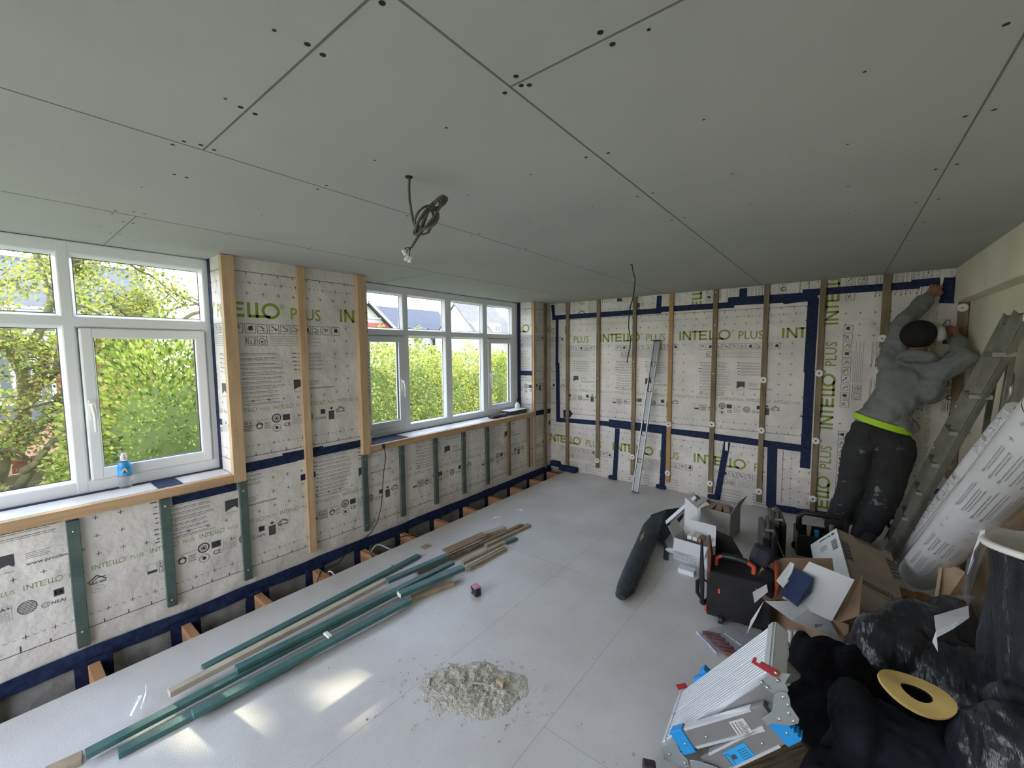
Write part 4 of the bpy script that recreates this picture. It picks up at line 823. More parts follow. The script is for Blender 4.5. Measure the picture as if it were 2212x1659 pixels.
# ------------------------------------------------------------------ spirit levels
M['railm'] = mat('level_rail', (.45,.47,.49), .4, .6); M['webm'] = mat('level_web', (.30,.32,.33), .45, .5)
def level(name, A, B, wd, th, side, label, holes=()):
    """I-section level from A to B; side = direction of its width"""
    root = empty(name, A, label, 'level'); A = V(A); B = V(B); d = (B-A).normalized(); s = V(side); s = (s-d*s.dot(d)).normalized(); n = d.cross(s); L = (B-A).length
    for k in (-1, 1): mb = MB(); R = Matrix((d, s, n)).transposed(); mb.obox((A+B)/2+s*k*(wd/2-.006), (L, .012, th), R); mb.build('rail', M['railm'], root, bevel=.002)
    t = 0
    for h0, h1 in sorted(holes)+[(1.0, 1.0)]:
        if h0 > t: mb = MB(); mb.obox(A+d*L*(t+h0)/2, (L*(h0-t), wd-.03, th*.45), R); mb.build('web', M['webm'], root)
        t = h1
    for h0, h1 in holes:
        a = A+d*L*h0; b = A+d*L*h1; r = wd/2-.016; m_ = (a+b)/2; h = max(.001, (b-a).length/2-r); P = []
        for i in range(28):
            q = 2*math.pi*i/28; P.append(m_+d*((h if math.cos(q) > 0 else -h)+r*math.cos(q))+s*r*math.sin(q))
        mb = MB(); mb.tube(P, .0045, 6, closed=True)
        for sg in (-1, 1): pass
        mb.build('hand_hole', M['blackp'], root)
        if h < .01: mb = MB(); mb.cyl(m_-s*r*.8, m_+s*r*.8, .006, 10); mb.build('vial', mat('vial_green', (.45,.6,.1), .2), root)
    for p, sg in ((A, -1), (B, 1)): mb = MB(); mb.obox(p+d*sg*.004, (.012, wd+.002, th+.002), R); mb.build('end_cap', M['blackp'], root, bevel=.002)
    return root
A = Z(1372,1062,.02); B = Y(1419,737,YF-.045)
level('spirit_level', A, B, .075, .028, (1,0,0), 'long aluminium spirit level leaning against the far wall', ((.19,.22),(.37,.47),(.66,.76),(.83,.86)))
A = Z(1428,1142,.05); B = Z(1506,1074,.36); level('spirit_level', A, B, .075, .028, (.5,.86,.2), 'aluminium spirit level sticking up out of the black bag', ((.70,.76),(.15,.27)))
# ------------------------------------------------------------------ level bag
M['bag'] = mat('bag_nylon', (.018,.026,.032), .6, bump=.7, bscale=40, c2=(.03,.042,.05), vscale=12)
root = empty('level_bag', Z(1370,1260), 'long black nylon level bag lying on the floor with its mouth open', 'bag')
P = [Z(1338,1292,.03), Z(1352,1270,.05), Z(1372,1225,.055), Z(1392,1180,.06), Z(1408,1140,.075), Z(1425,1118,.10)]
mb = MB(); mb.tube(P, [.035,.062,.072,.076,.078,.07], 16, flat=.55); o = mb.build('body', M['bag'], root); remesh(o, .012, 4)
mb = MB(); mb.slab([Z(1406,1112,.16), Z(1440,1100,.20), Z(1480,1095,.20), Z(1476,1118,.09), Z(1450,1150,.02), Z(1432,1175,.01), Z(1420,1160,.08)], .008); mb.build('flap', M['bag'], root, bevel=.003)
mb = MB(); Q = [Z(1400,1168,.05), Z(1418,1164,.03), Z(1434,1172,.015), Z(1440,1190,.012), Z(1438,1208,.008)]
mb.tube(Q, [.016,.018,.018,.018,.02], 8, flat=.3); mb.build('strap', M['bag'], root)
mb = MB(); q = [Z(1384,1158,.139), Z(1392,1148,.141), Z(1390,1160,.139), Z(1382,1170,.137)]; mb.slab(q, .002); mb.build('label_patch', mat('gold_print', (.35,.30,.14), .6), root)
mb = MB(); mb.tube([P[i]+V((.045,-.01,.03)) for i in range(1, 5)], .003, 6); mb.build('zip', M['blackp'], root)
# ------------------------------------------------------------------ cartons
M['cardw'] = mat('card_white', (.62,.64,.66), .8, c2=(.57,.58,.60), vscale=8)
M['cardb'] = mat('card_brown', (.36,.25,.16), .85, c2=(.31,.21,.13), vscale=8)
M['cardg'] = mat('card_grey', (.40,.38,.36), .85, c2=(.35,.33,.31), vscale=8)
def printing(parent, o, u, v, n, items, m='ink_d', name='printing', w_=None):
    """flat lettering on a face: origin o, axes u and v (unit), items are Flat drawers"""
    F = Flat(); items(F); mb = MB(); o = V(o)
    mb.v = [o+u*a+v*b+n*.0012 for a, b in F.v]; mb.f = F.f; mb.m = [0]*len(F.f); mb.sm = [False]*len(F.f)
    return mb.build(name, M[m], parent, fix=False)
def carton(name, label, c, yaw, L, W_, H, flaps, outer, inner, cat='box', fl=None, t=.004):
    """open carton; flaps: four opening angles in degrees from upright (None: torn off), order -y, +x, +y, -x"""
    root = empty(name, c, label, cat); R = Matrix.Rotation(yaw, 3, 'Z'); c = V(c); g = lambda x, y, z: c+R @ V((x, y, z))
    mb = MB()
    for sx, sy, a, b in ((0,-1,L,t),(0,1,L,t),(1,0,t,W_),(-1,0,t,W_)): mb.obox(g(sx*(L/2-t/2), sy*(W_/2-t/2), H/2), (a, b, H), R)
    mb.obox(g(0,0,t/2), (L-.001, W_-.001, t), R); body = mb.build('body', [M[outer]], root)
    for i, ang in enumerate(flaps):
        if ang is None: continue
        fy = (fl or W_/2); hw = (L if i % 2 == 0 else W_)/2-.002; ed = [V((0,-1,0)), V((1,0,0)), V((0,1,0)), V((-1,0,0))][i]; al = [V((1,0,0)), V((0,1,0)), V((-1,0,0)), V((0,-1,0))][i]
        h = ed*((W_ if i % 2 == 0 else L)/2-t/2)+V((0,0,H)); a = math.radians(ang); d = ed*math.sin(a)+V((0,0,math.cos(a)))
        mb = MB(); mb.slab([c+R @ p for p in (h-al*hw, h+al*hw, h+al*(hw-.01)+d*fy, h-al*(hw-.01)+d*fy)], t*.8); mb.build('flap', [M[inner if i % 2 else outer]], root)
    return root, body, g, R
# lower white carton in front of the grey one
c = (Z(1457,1208)+Z(1512,1226))/2; yw = math.atan2((Z(1512,1226)-Z(1457,1208)).y, (Z(1512,1226)-Z(1457,1208)).x)
n_ = V((-math.sin(yw), math.cos(yw), 0)); L_ = .235
r_, b_, g_, R_ = carton('fixings_carton', 'small open white carton of fixings beside the level bag', c+n_*.10+V((.02,0,0)), yw, .25, .20, .17, [150, 60, 18, 35], 'cardw', 'cardw', fl=.09)
printing(r_, g_(-.11,-.1005,.115), R_ @ V((1,0,0)), V((0,0,1)), R_ @ V((0,-1,0)), lambda F: [F.text('SCREWS', 0, 0, .012, 0, .01)]+[F.rect(0, -.014-j*.009, .16-.03*(j % 3), -.011-j*.009) for j in range(7)]+[F.box(.03*j, -.085, .03*j+.028, -.05, .0015) for j in range(6)], 'ink_m') if False else printing(r_, g_(-.11,-.1005,.115), R_ @ V((1,0,0)), V((0,0,1)), R_ @ V((0,-1,0)), lambda F: [F.rect(0, -.014-j*.009, .16-.03*(j % 3), -.011-j*.009) for j in range(7)]+[F.rect(0, 0, .11, .006)]+[F.box(.03*j, -.095, .03*j+.028, -.08, .0015) for j in range(6)], 'ink_m')
for i in range(3): mb = MB(); mb.obox(g_(-.03+i*.04, .01, .175), (.034,.09,.03), R_ @ Matrix.Rotation(.15*i, 3, 'Y')); tag(mb.build('screw_pack', M['white' if i < 2 else 'cardb'], None, bevel=.003), ['white packet at the left inside the small open carton', 'white packet in the middle inside the small open carton', 'brown packet at the right inside the small open carton'][i], 'packet', 'packets in the small carton')
mb = MB(); p = g_(-.17,-.02,.0); mb.ball(p+V((0,0,.02)), (.05,.03,.018)); tag(mb.build('paper_scrap', M['paper'], None), 'crumpled pale paper scrap between level bag and white carton', 'scrap')
c = Z(1545,1160); yw = -.12
r_, b_, g_, R_ = carton('grey_carton', 'taller grey carton with torn lid behind the small white one', c+V((-.0,.12,0)), yw, .27, .26, .24, [None, 25, 110, None], 'cardg', 'cardg', fl=.12)
for i in range(3): mb = MB(); mb.obox(g_(-.06+i*.06, 0, .20), (.05,.16,.06), R_ @ Matrix.Rotation(.2*i, 3, 'Z')); tag(mb.build('fixing_pack', M['cardb'], None, bevel=.003), ['brown pack at the left inside the grey carton', 'brown pack in the middle inside the grey carton', 'brown pack at the right inside the grey carton'][i], 'pack', 'packs in the grey carton')
A = Z(1478,1138,.12); mb = MB(); mb.slab([Z(1478,1136,.14), Z(1512,1142,.14), Z(1513,1098,.29), Z(1533,1090,.31), Z(1524,1083,.33), Z(1505,1098,.29), Z(1500,1062,.38), Z(1480,1075,.36)], .006); tag(mb.build('torn_card', M['paper'], None), 'torn white card standing up between level and grey carton', 'card')
mb = MB(); p = Z(1478,1238); mb.box((p.x-.04, p.y-.02, 0), (p.x+.07, p.y+.05, .035)); tag(mb.build('small_box', M['paper'], None, bevel=.002), 'little white box on the floor behind the strap of the tool bag', 'box')
# ------------------------------------------------------------------ tool bag
M['orange'] = mat('orange_fabric', (.42,.09,.035), .7, bump=.2); M['rust'] = mat('rust_lining', (.16,.045,.03), .85, bump=.3); M['orangep'] = mat('orange_plastic', (.62,.10,.05), .4)
a = Z(1524,1335); b = Z(1634,1368); u = (b-a); u.z = 0; L = .33; u.normalize(); n_ = V((-u.y, u.x, 0)); R = Matrix((u, n_, V((0,0,1)))).transposed(); c = a+u*.17+n_*.12
root = empty('tool_bag', c, 'black tool bag on wheels with orange trim and open top', 'bag')
g = lambda x, y, z: c+u*x+n_*y+V((0,0,z))
mb = MB(); mb.obox(g(0,0,.16), (.34,.24,.28), R); mb.ball(g(0,-.10,.15), (.15,.05,.11), R); mb.ball(g(.12,.02,.27), (.09,.10,.06), R); o = mb.build('body', M['black'], root); remesh(o, .013, 6)
mb = MB(); mb.slab([g(-.165,-.12,.25), g(-.165,.12,.25), g(-.19,.10,.43), g(-.175,-.04,.46), g(-.16,-.11,.40)], .012); mb.build('side_flap', M['rust'], root, bevel=.004)
mb = MB(); mb.slab([g(-.178,-.125,.10), g(-.182,-.12,.27), g(-.20,-.06,.42), g(-.215,.0,.44), g(-.205,-.10,.25), g(-.19,-.128,.09)], .010); mb.build('flap_edge', M['black'], root, bevel=.003)
mb = MB(); mb.slab([g(-.15,.125,.28), g(.02,.13,.30), g(-.06,.14,.43), g(-.15,.13,.46)], .010); mb.build('back_flap', M['black'], root, bevel=.003)
mb = MB(); mb.slab([g(.15,-.10,.12), g(.15,.10,.24), g(.175,.10,.36), g(.178,-.08,.30)], .02); mb.build('orange_panel', M['orange'], root, bevel=.005)
mb = MB(); h = [g(-.13,-.02,.30), g(-.13,-.02,.345), g(-.10,-.02,.365)]; mb.tube(h, .012, 10); h2 = [g(.035,-.03,.365), g(.07,-.03,.345), g(.07,-.03,.29)]; mb.tube(h2, .013, 10); hd = mb.build('handle', M['orangep'], root)
mb = MB(); mb.tube([g(-.10,-.02,.366), g(-.03,-.025,.372), g(.035,-.03,.366)], [.017,.020,.017], 12); mb.build('grip', M['blackp'], hd)
mb = MB(); mb.obox(g(.10,.06,.38), (.10,.09,.12), R @ Matrix.Rotation(.25, 3, 'Y')); o = mb.build('side_pocket', mat('pocket_navy', (.022,.025,.04), .8), root, bevel=.02)
for s in (-.10, .12): mb = MB(); mb.cyl(g(s,-.125,.022), g(s+.022,-.125,.022), .024, 18); mb.build('wheel', M['blackp'], root, bevel=.003)
mb = MB(); mb.tube([g(-.17,-.10,.22), g(-.20,-.10,.235), g(-.225,-.08,.20), g(-.225,-.07,.12), g(-.19,-.07,.07), g(-.165,-.08,.10)], [.012]*6, 8, flat=.4); mb.build('strap', M['black'], root)
mb = MB(); mb.ball(g(-.19,-.09,.08), .02); mb.build('strap_buckle', M['blackp'], root)
for p_, z_ in ((-.172, .07), (-.10, .20)): mb = MB(); mb.obox(g(p_,-.135,z_), (.012,.006,.028), R); mb.build('zip_pull', M['orangep'], root)
# two tool cases standing on edge
M['casegrey'] = mat('case_grey', (.075,.08,.072), .45, bump=.15)
for k, (px, py, dy, lab) in enumerate(((1652,1236,0,'front one of two dark drill cases standing on edge'), (1673,1208,0,'rear one of two dark drill cases standing on edge'))):
    c = Z(px, py); R = Matrix.Rotation(.20, 3, 'Z'); g = lambda x, y, z: c+R @ V((x, y, z)); root = empty('drill_case', c, lab, 'case')
    mb = MB(); mb.obox(g(.0,.17,.15), (.055,.34,.29), R); mb.build('shell', M['casegrey'], root, bevel=.016)
    mb = MB(); mb.obox(g(.050,.17,.15), (.042,.34,.28), R); mb.build('lid', M['blackp'], root, bevel=.014)
    mb = MB(); mb.tube([g(.02,.09,.295), g(.02,.09,.325), g(.02,.12,.335), g(.02,.22,.335), g(.02,.25,.325), g(.02,.25,.295)], .012, 10); mb.build('handle', M['casegrey'], root)
    for yy in (.05, .29): mb = MB(); mb.obox(g(.025,yy,.298), (.05,.035,.012), R); mb.build('latch', M['steel'], root, bevel=.003)
    mb = MB(); mb.obox(g(.0,-.002,.16), (.040,.004,.19), R); mb.build('front_panel', M['blackp'], root, bevel=.004)
    for q in (.06,.26): mb = MB(); mb.obox(g(.0,-.0035,q), (.05,.004,.006), R); mb.build('rib', M['casegrey'], root)
# drill bit leaning on the case
mb = MB(); A = Z(1672,1152,.30); B = Z(1694,1205,.03); rg = 0; P = [A.lerp(B, i/30) for i in range(31)]
mb.tube(P, [.0045+.0018*math.sin(i*1.7) for i in range(31)], 8); tag(mb.build('drill_bit', M['steel'], None), 'long thin steel drill bit leaning on the front drill case', 'drill bit')
# open black tool tote
c = Z(1772,1195); R = Matrix.Rotation(.18, 3, 'Z'); g = lambda x, y, z: c+R @ V((x, y, z)); root = empty('tool_tote', c, 'open black plastic tool tote with tall handle at the worker\'s feet', 'tote')
mb = MB()
for q, s in (((0,-.12,.085),(.34,.012,.17)), ((0,.12,.085),(.34,.012,.17)), ((-.165,0,.085),(.012,.24,.17)), ((.165,0,.085),(.012,.24,.17)), ((0,0,.008),(.33,.235,.015)), ((0,0,.09),(.33,.010,.14))): mb.obox(g(*q), s, R)
mb.build('tray', M['blackp'], root, bevel=.004)
mb = MB(); mb.tube([g(-.15,0,.12), g(-.15,0,.27), g(-.12,0,.31), g(.12,0,.31), g(.15,0,.27), g(.15,0,.12)], .020, 10); mb.build('handle', M['blackp'], root)
for i, (x, y, h, m, l) in enumerate(((-.09,-.06,.23,'tan','wooden handled tool in the left of the tote'), (-.04,-.06,.20,'bluep','blue handled tool in the tote'), (.05,-.06,.26,'steel','grey metal tool in the middle of the tote'), (.10,.06,.22,'blackp','black handled tool in the right of the tote'))):
    if m == 'bluep' and m not in M: M['bluep'] = mat('blue_plastic', (.01,.30,.65), .35)
    mb = MB(); mb.tube([g(x,y,.02), g(x,y,h*.6), g(x,y,h)], [.010,.012,.016], 10); tag(mb.build('hand_tool', M[m], None), l, 'tool', 'tools in the tote')
M['bluep'] = mat('blue_plastic2', (.01,.27,.66), .35)
mb = MB(); p = Z(1718,1188); mb.cyl(p+V((0,0,.035)), p+V((.03,.05,.035)), .035, 20); mb.ball(p+V((.05,.0,.03)), .03); o = tag(mb.build('cable_reel', M['blackp'], None, bevel=.003), 'small black reel on the floor left of the tool tote', 'reel')
# foam gun with green hose
c = Z(1886,1200); root = empty('foam_gun', c, 'grey foam gun with green hose on the floor by the worker\'s feet', 'tool')
a = Z(1868,1168,.10); b = Z(1912,1118,.17); mb = MB(); mb.tube([a, a.lerp(b,.5), b], [.035,.038,.03], 14); mb.build('barrel', M['casegrey'], root)
mb = MB(); mb.tube([b, b+V((.05,0,.01)), b+V((.08,.0,-.02)), b+V((.075,.0,-.07)), b+V((.05,0,-.09))], [.016,.014,.011,.011,.010], 10); mb.tube([b+V((.01,0,-.02)), b+V((.03,0,-.08))], [.014,.012], 10); mb.build('grip', M['blackp'], root)
mb = MB(); mb.tube([Z(1838,1158,.06), Z(1850,1148,.09), Z(1862,1141,.11), Z(1868,1148,.10), Z(1864,1160,.07)], .007, 8); mb.tube([Z(1902,1112,.20), Z(1900,1130,.17), Z(1893,1150,.13), Z(1884,1165,.09), Z(1873,1175,.03)], .008, 8); mb.build('hose', mat('green_hose', (.05,.22,.17), .5), root)
# ------------------------------------------------------------------ big carton on its corner
e = [(0.028,3.346,.459), (.30,3.33,.36), (.337,3.074,.15), (.11,3.20,.13)]
A = Z(1808,1142,.36); E_ = Z(1926,1194,.30); Gp = Z(1955,1322,.18); C_ = Z(1838,1250,.24); Bp = Y(1752,1178,A.y-.02); off = Bp-A
root = empty('large_carton', V((.15,3.3,0)), 'large brown carton with white printed end lying tilted beside the rolls', 'box')
cen = (A+E_+Gp+C_)/4+off/2; mb = MB(); vs = [A, E_, Gp, C_, A+off, E_+off, Gp+off+V((0,0,.0)), C_+off]
for p in vs: p.z = max(p.z, .004)
mb.add(vs, [(0,1,2,3), (7,6,5,4), (0,4,5,1), (1,5,6,2), (2,6,7,3)]); mb.build('body', mat('card_kraft', (.30,.24,.17), .75, c2=(.26,.205,.145), vscale=10), root)
mb = MB(); ax = (E_-A).normalized(); mb.slab([A-ax*.002, Bp-ax*.002, C_+off-ax*.002, C_-ax*.002], .003); mb.build('white_end', M['paper'], root)
bx = (C_-A).normalized(); nn = ax.cross(bx).normalized(); nn = nn if nn.dot(CAM-A) > 0 else -nn
Lx = (E_-A).length; Ly = (C_-A).length
def big(F):
    for t_, x, y, h in (('TECTOR', .12, -.028, .018), ('TECTOR', Lx*.22, -Ly+.02, .016)): F.text(t_, x, y, h, 0, .03)
def bars(F):
    F.box(.10, -.036, .24, -.004, .006); F.box(.06, -Ly+.012, .20, -Ly+.044, .006); F.box(.010, -Ly*.62, .042, -Ly*.25, .006); F.box(Lx-.048, -Ly*.55, Lx-.015, -Ly*.2, .006); F.box(.006, -Ly+.006, Lx-.006, -.002, .0025)
    for q in range(5): F.rect(.014, -Ly*.60+q*.035, .038, -Ly*.60+q*.035+.022); F.rect(Lx-.043, -Ly*.53+q*.035, Lx-.019, -Ly*.53+q*.035+.022)
    for q in range(6): F.rect(.0+Lx*.0+.27+q*.02, -.02, .28+q*.02, -.012)
    F.text('PROCLIMA', .106, -.026, .016, 0, .03, .128); F.text('PROCLIMA', .066, -Ly+.02, .016, 0, .02, .128)
printing(root, A, ax, -bx, nn, bars, 'ink_d')
ux = (Bp-A).normalized(); n2 = -ax
def endp(F):
    F.text('pro clima', .05, -.045, .018, 0, .02, .085); F.rect(.02,-.05,.04,-.03)
    for j in range(9): F.rect(.016, -.10-j*.012, .055, -.10-j*.012-(.007 if j % 2 else .004))
    for j in range(4): F.rect(.09, -.11-j*.014, .14, -.107-j*.014)
printing(root, A-ax*.008, ux, -(C_-A).normalized(), n2, endp, 'ink_d')
# ------------------------------------------------------------------ open carton with white flaps
c = (Z(1655,1378)+Z(1850,1400))/2+V((0.02,.12,0)); c.z = 0
r_, b_, g_, R_ = carton('dowel_carton', 'open brown carton with big white inner flaps beside the step platform', c, -.28, .36, .26, .20, [None, None, None, None], 'cardb', 'cardb')
def flap(pts, m, name='flap', t=.004): mb = MB(); mb.slab([Z(*p) for p in pts], t); return mb.build(name, M[m], r_)
flap([(1748,1213,.44),(1846,1252,.42),(1797,1342,.22),(1690,1292,.24)], 'cardw')
fo = flap([(1653,1298,.25),(1770,1299,.26),(1817,1384,.12),(1712,1340,.20)], 'cardw')
flap([(1652,1225,.32),(1690,1205,.36),(1798,1206,.36),(1802,1235,.30),(1690,1292,.22)], 'cardb')
flap([(1850,1245,.36),(1864,1240,.37),(1856,1330,.27),(1812,1345,.22),(1798,1335,.22)], 'cardb')
flap([(1645,1224,.34),(1716,1290,.22),(1655,1298,.22),(1630,1268,.27)], 'cardb')
flap([(1626,1279,.28),(1656,1262,.31),(1659,1278,.29),(1630,1302,.25)], 'cardw')
flap([(1650,1298,.22),(1632,1336,.12),(1613,1370,.02),(1622,1340,.10)], 'cardw')
q = Z(1757,1350,.165); uu = (Z(1790,1351,.155)-Z(1757,1350,.165)).normalized(); vv = (Z(1653,1298,.25)-Z(1712,1340,.20)); vv = (vv-uu*vv.dot(uu)).normalized(); n3 = uu.cross(vv); n3 = n3 if n3.z > 0 else -n3
printing(r_, Z(1760,1354,.178), uu, V((0,0,1)).cross(uu).cross(uu).normalized()*-1, n3, lambda F: F.text('EJOT', 0, 0, .014, 0, .03), 'ink_d', 'maker_lettering')
cb_ = empty('tape_box', Z(1725,1270,.2), 'navy blue box with torn white end inside the open carton', 'box')
mb = MB(); mb.slab([Z(1718,1226,.40), Z(1757,1248,.39), Z(1752,1275,.33), Z(1722,1306,.28), Z(1686,1278,.30)], .03); mb.build('body', mat('navy_card', (.016,.03,.085), .5, c2=(.025,.045,.12), vscale=25), cb_)
mb = MB(); mb.slab([Z(1707,1214,.40), Z(1716,1218,.40), Z(1706,1252,.35), Z(1692,1269,.33), Z(1677,1254,.34), Z(1690,1238,.36)], .004); mb.build('torn_end', M['paper'], cb_)
for k, (px, py, l) in enumerate(((1706,1372,'first white plug under the front flap of the open carton'), (1719,1374,'second white plug under the front flap of the open carton'), (1785,1388,'third white plug under the front flap of the open carton'))):
    p = Z(px, py, .05); mb = MB(); mb.cyl(p+V((0,0,-.05)), p+V((0,0,.03)), .012, 12); tag(mb.build('insulation_plug', M['white'], None), l, 'plug', 'white plugs beside the open carton')
# clear bag of brown plugs
q = [Z(1505,1365,.03), Z(1540,1346,.035), Z(1590,1346,.04), Z(1634,1368,.03), Z(1618,1398,.03), Z(1548,1411,.02)]
root = empty('plastic_bag', Z(1565,1380), 'clear plastic pouch of dark red plugs lying on the floor', 'bag')
def film(name, tint, a=.35):
    m = bpy.data.materials.new(name); m.use_nodes = True; n = m.node_tree; n.nodes.clear(); o = n.nodes.new('ShaderNodeOutputMaterial'); t = n.nodes.new('ShaderNodeBsdfTransparent'); gl = n.nodes.new('ShaderNodeBsdfGlossy'); gl.inputs['Roughness'].default_value = .15
    k = n.nodes.new('ShaderNodeMixShader'); k.inputs[0].default_value = a; t.inputs[0].default_value = (*tint, 1); z = n.nodes.new('ShaderNodeTexNoise'); z.inputs['Scale'].default_value = 40; b = n.nodes.new('ShaderNodeBump'); b.inputs['Strength'].default_value = .9; b.inputs['Distance'].default_value = .02
    n.links.new(z.outputs['Fac'], b.inputs['Height']); n.links.new(b.outputs[0], gl.inputs['Normal']); n.links.new(t.outputs[0], k.inputs[1]); n.links.new(gl.outputs[0], k.inputs[2]); n.links.new(k.outputs[0], o.inputs[0]); return m
M['clear'] = film('clear_film', (.86,.88,.95), .14)
cc = sum(q, V((0,0,0)))/6; mb = MB()
def pouch(a, b):
    i = a*6; k = int(i) % 6; p = q[k].lerp(q[(k+1) % 6], i-int(i)); r = cc.lerp(p, b); r.z = .035*(1-b**2)+.012+.010*noise.noise(r*22); return r
mb.grid(pouch, 48, 12); mb.build('film', M['clear'], root, fix=False)
mb = MB(); mb.tube([Z(1505,1365,.012), Z(1548,1411,.012)], .005, 8); mb.build('zip_edge', mat('bag_edge', (.55,.58,.75), .4), root)
for k in range(6):
    a = Z(1518+k*9, 1364+k*8.4, .02); b = a+V((.085,.035,0)).lerp(V((.09,.01,0)), k/6); a.z = b.z = .014; mb = MB(); mb.tube([a, a.lerp(b,.2), b], [.008,.011,.009], 10)
    tag(mb.build('wall_plug', mat('plug_red', (.20,.055,.05), .5) if k == 0 else bpy.data.materials['plug_red'], None), 'dark red wall plug in the clear pouch, %s from the far end' % ['first','second','third','fourth','fifth','last'][k], 'plug', 'plugs in the clear pouch')
mb = MB(); A = Z(1565,1368,.04); B = Z(1603,1395,.03); P = [A.lerp(B, i/24) for i in range(25)]; mb.tube(P, [.004+.0016*math.sin(i*1.9) for i in range(25)], 8); tag(mb.build('drill_bit', M['steel'], None), 'steel drill bit lying in the clear pouch', 'drill bit')
# ------------------------------------------------------------------ step platform standing on its end
root = empty('step_platform', V((-.3,1.75,0)), 'folding aluminium step platform with blue feet standing tilted on its end', 'step platform')
P1, P2, P3, P4 = V((-.518,1.90,.04)), V((-.166,1.90,.523)), V((-.147,1.60,.521)), V((-.499,1.60,.037))
u = (P2-P1).normalized(); v = (P4-P1).normalized(); n_ = u.cross(v).normalized(); n_ = n_ if n_.x < 0 else -n_; Lp = (P2-P1).length; Wp = (P4-P1).length
M['alu'] = mat('alu_extruded', (.66,.69,.72), .38, .55); M['alu_shade'] = mat('alu_shaded', (.24,.24,.24), .5, .5, bump=.05)  # second, darker copy puts the shade of the side faces into the colour
M['zinc'] = mat('zinc_hinge', (.30,.33,.34), .5, .5, bump=.1)
mb = MB(); R = Matrix((u, v, n_)).transposed(); c = (P1+P3)/2
for k in range(2):
    mb = MB(); w2 = Wp/2-.002; cc = P1+u*(Lp/2)+v*(Wp*(.25+.5*k)); mb.obox(cc-n_*.012, (Lp-.03, w2, .022), R)
    for j in range(8): mb.obox(cc+v*(-w2/2+.014+j*(w2-.028)/7)-n_*.0003, (Lp-.032, .008, .004), R)
    mb.build('tread_board', M['alu'], root, bevel=.001)
for q, wq in ((P1, .022), (P2, .030)):
    s = 1 if q is P1 else -1; mb = MB(); mb.obox(q+v*Wp/2+u*s*wq*.4-n_*.010, (wq, Wp+.004, .030), R); mb.build('end_trim', M['alu'], root, bevel=.004)
    for j in (.1,.5,.9): mb = MB(); mb.lathe([(0,.002),(.004,.001),(.004,0)], q+v*Wp*j+u*s*wq*.4+n_*.005, n_, 8); mb.build('rivet', M['steel'], root)
mb = MB(); mb.obox(P2+v*Wp/2+u*.006-n_*.028, (.012, Wp+.004, .056), R); mb.build('end_plate', M['alu'], root, bevel=.005)
# side rails under the treads
for yy in (1.595, 1.905):
    mb = MB(); a = P4+V((0, yy-1.6, 0))-n_*.045+u*.02; mb.beam(a, a+u*(Lp-.05), .004, .055, V((0,0,1))); mb.build('side_rail', M['alu_shade'], root)
yq = 1.575; W1 = lambda x, y, o=0: Y(1380+x/4.254, 1280+y/4.254, yq+o)
def leg(a, b, hgt, lab):
    """a folded leg frame between two points in the side plane, rails near and far"""
    for j, yy in enumerate((0, .33)):
        d = V((0, yy, 0)); mb = MB(); mb.beam(a+d, b+d, .024, hgt, V((0,0,1))); x = (b-a).normalized(); up = V((0,1,0)).cross(x)*-1; up = up if up.z > 0 else -up
        o = mb.build('leg', M['alu_shade'], root, bevel=.001)
        for sg in (1, -1): mb = MB(); mb.beam(a+x*.045+d+up*sg*(hgt/2-.003)+V((0,-.002,0)), b-x*.05+d+up*sg*(hgt/2-.003)+V((0,-.002,0)), .028, .008); mb.build('lit_edge', M['alu'], o)  # bright strips stand in for light catching the leg edges
    mb = MB(); m_ = a.lerp(b, .45); mb.beam(m_, m_+V((0,.33,0)), .02, .02); mb.build('cross_bar', M['alu'], root)
    return a, b
a1, b1 = W1(400,1340), W1(1215,1110); leg(a1, b1, .070, 1)
a2, b2 = W1(640,1580), W1(1330,1240); leg(a2, b2, .070, 2)
for p, d, nm in ((W1(415,1345), (b1-a1).normalized(), 0), (W1(1335,1240), (a2-b2).normalized(), 1)):
    up = V((0,1,0)).cross(d); up = up if up.z > 0 else -up; Rf = Matrix((d, V((0,1,0)), up)).transposed()
    for yy in ((0, .33) if nm == 0 else (0,)):
        mb = MB(); mb.obox(p+V((0,yy,0)), (.058,.036,.084), Rf)
        for j in range(6): mb.obox(p+V((0,yy,0))-d*.031+up*(-.035+j*.014), (.008,.037,.007), Rf)
        o = mb.build('foot', M['bluep'], root, bevel=.003)
        if yy == 0: mb = MB(); mb.lathe([(0,.003),(.005,.002),(.005,0)], p+V((.01,-.0185,0)), V((0,-1,0)), 10); mb.build('rivet', M['steel'], o)
for p in (W1(628,1300), W1(1140,1360)): mb = MB(); mb.lathe([(0,.003),(.005,.002),(.005,0)], p+V((0,-.014,0)), V((0,-1,0)), 10); mb.build('rivet', M['steel'], root)
# labels on the legs
d1 = (b1-a1).normalized(); up1 = V((0,1,0)).cross(d1)*-1; up1 = up1 if up1.z > 0 else -up1
mb = MB(); p = W1(945,1215)+V((0,-.0135,0)); Rl = Matrix((d1, V((0,-1,0)), up1)).transposed(); mb.obox(p, (.060,.001,.050), Rl); lb = mb.build('warning_label', mat('label_grey', (.55,.56,.55), .6), root)
def wl_(F):
    F.rect(-.022,-.020,-.019,.020); F.rect(-.009,-.020,-.006,.020)
    for j in range(9): F.rect(0,-.018+j*.0042,.018,-.0165+j*.0042)
    F.path([(.019,-.006),(.027,-.006),(.023,.004),(.019,-.006)], .0012)
printing(lb, p+V((0,-.0002,0)), d1, up1, V((0,-1,0)), wl_, 'ink_d')
d2 = (b2-a2).normalized(); up2 = V((0,1,0)).cross(d2)*-1; up2 = up2 if up2.z > 0 else -up2
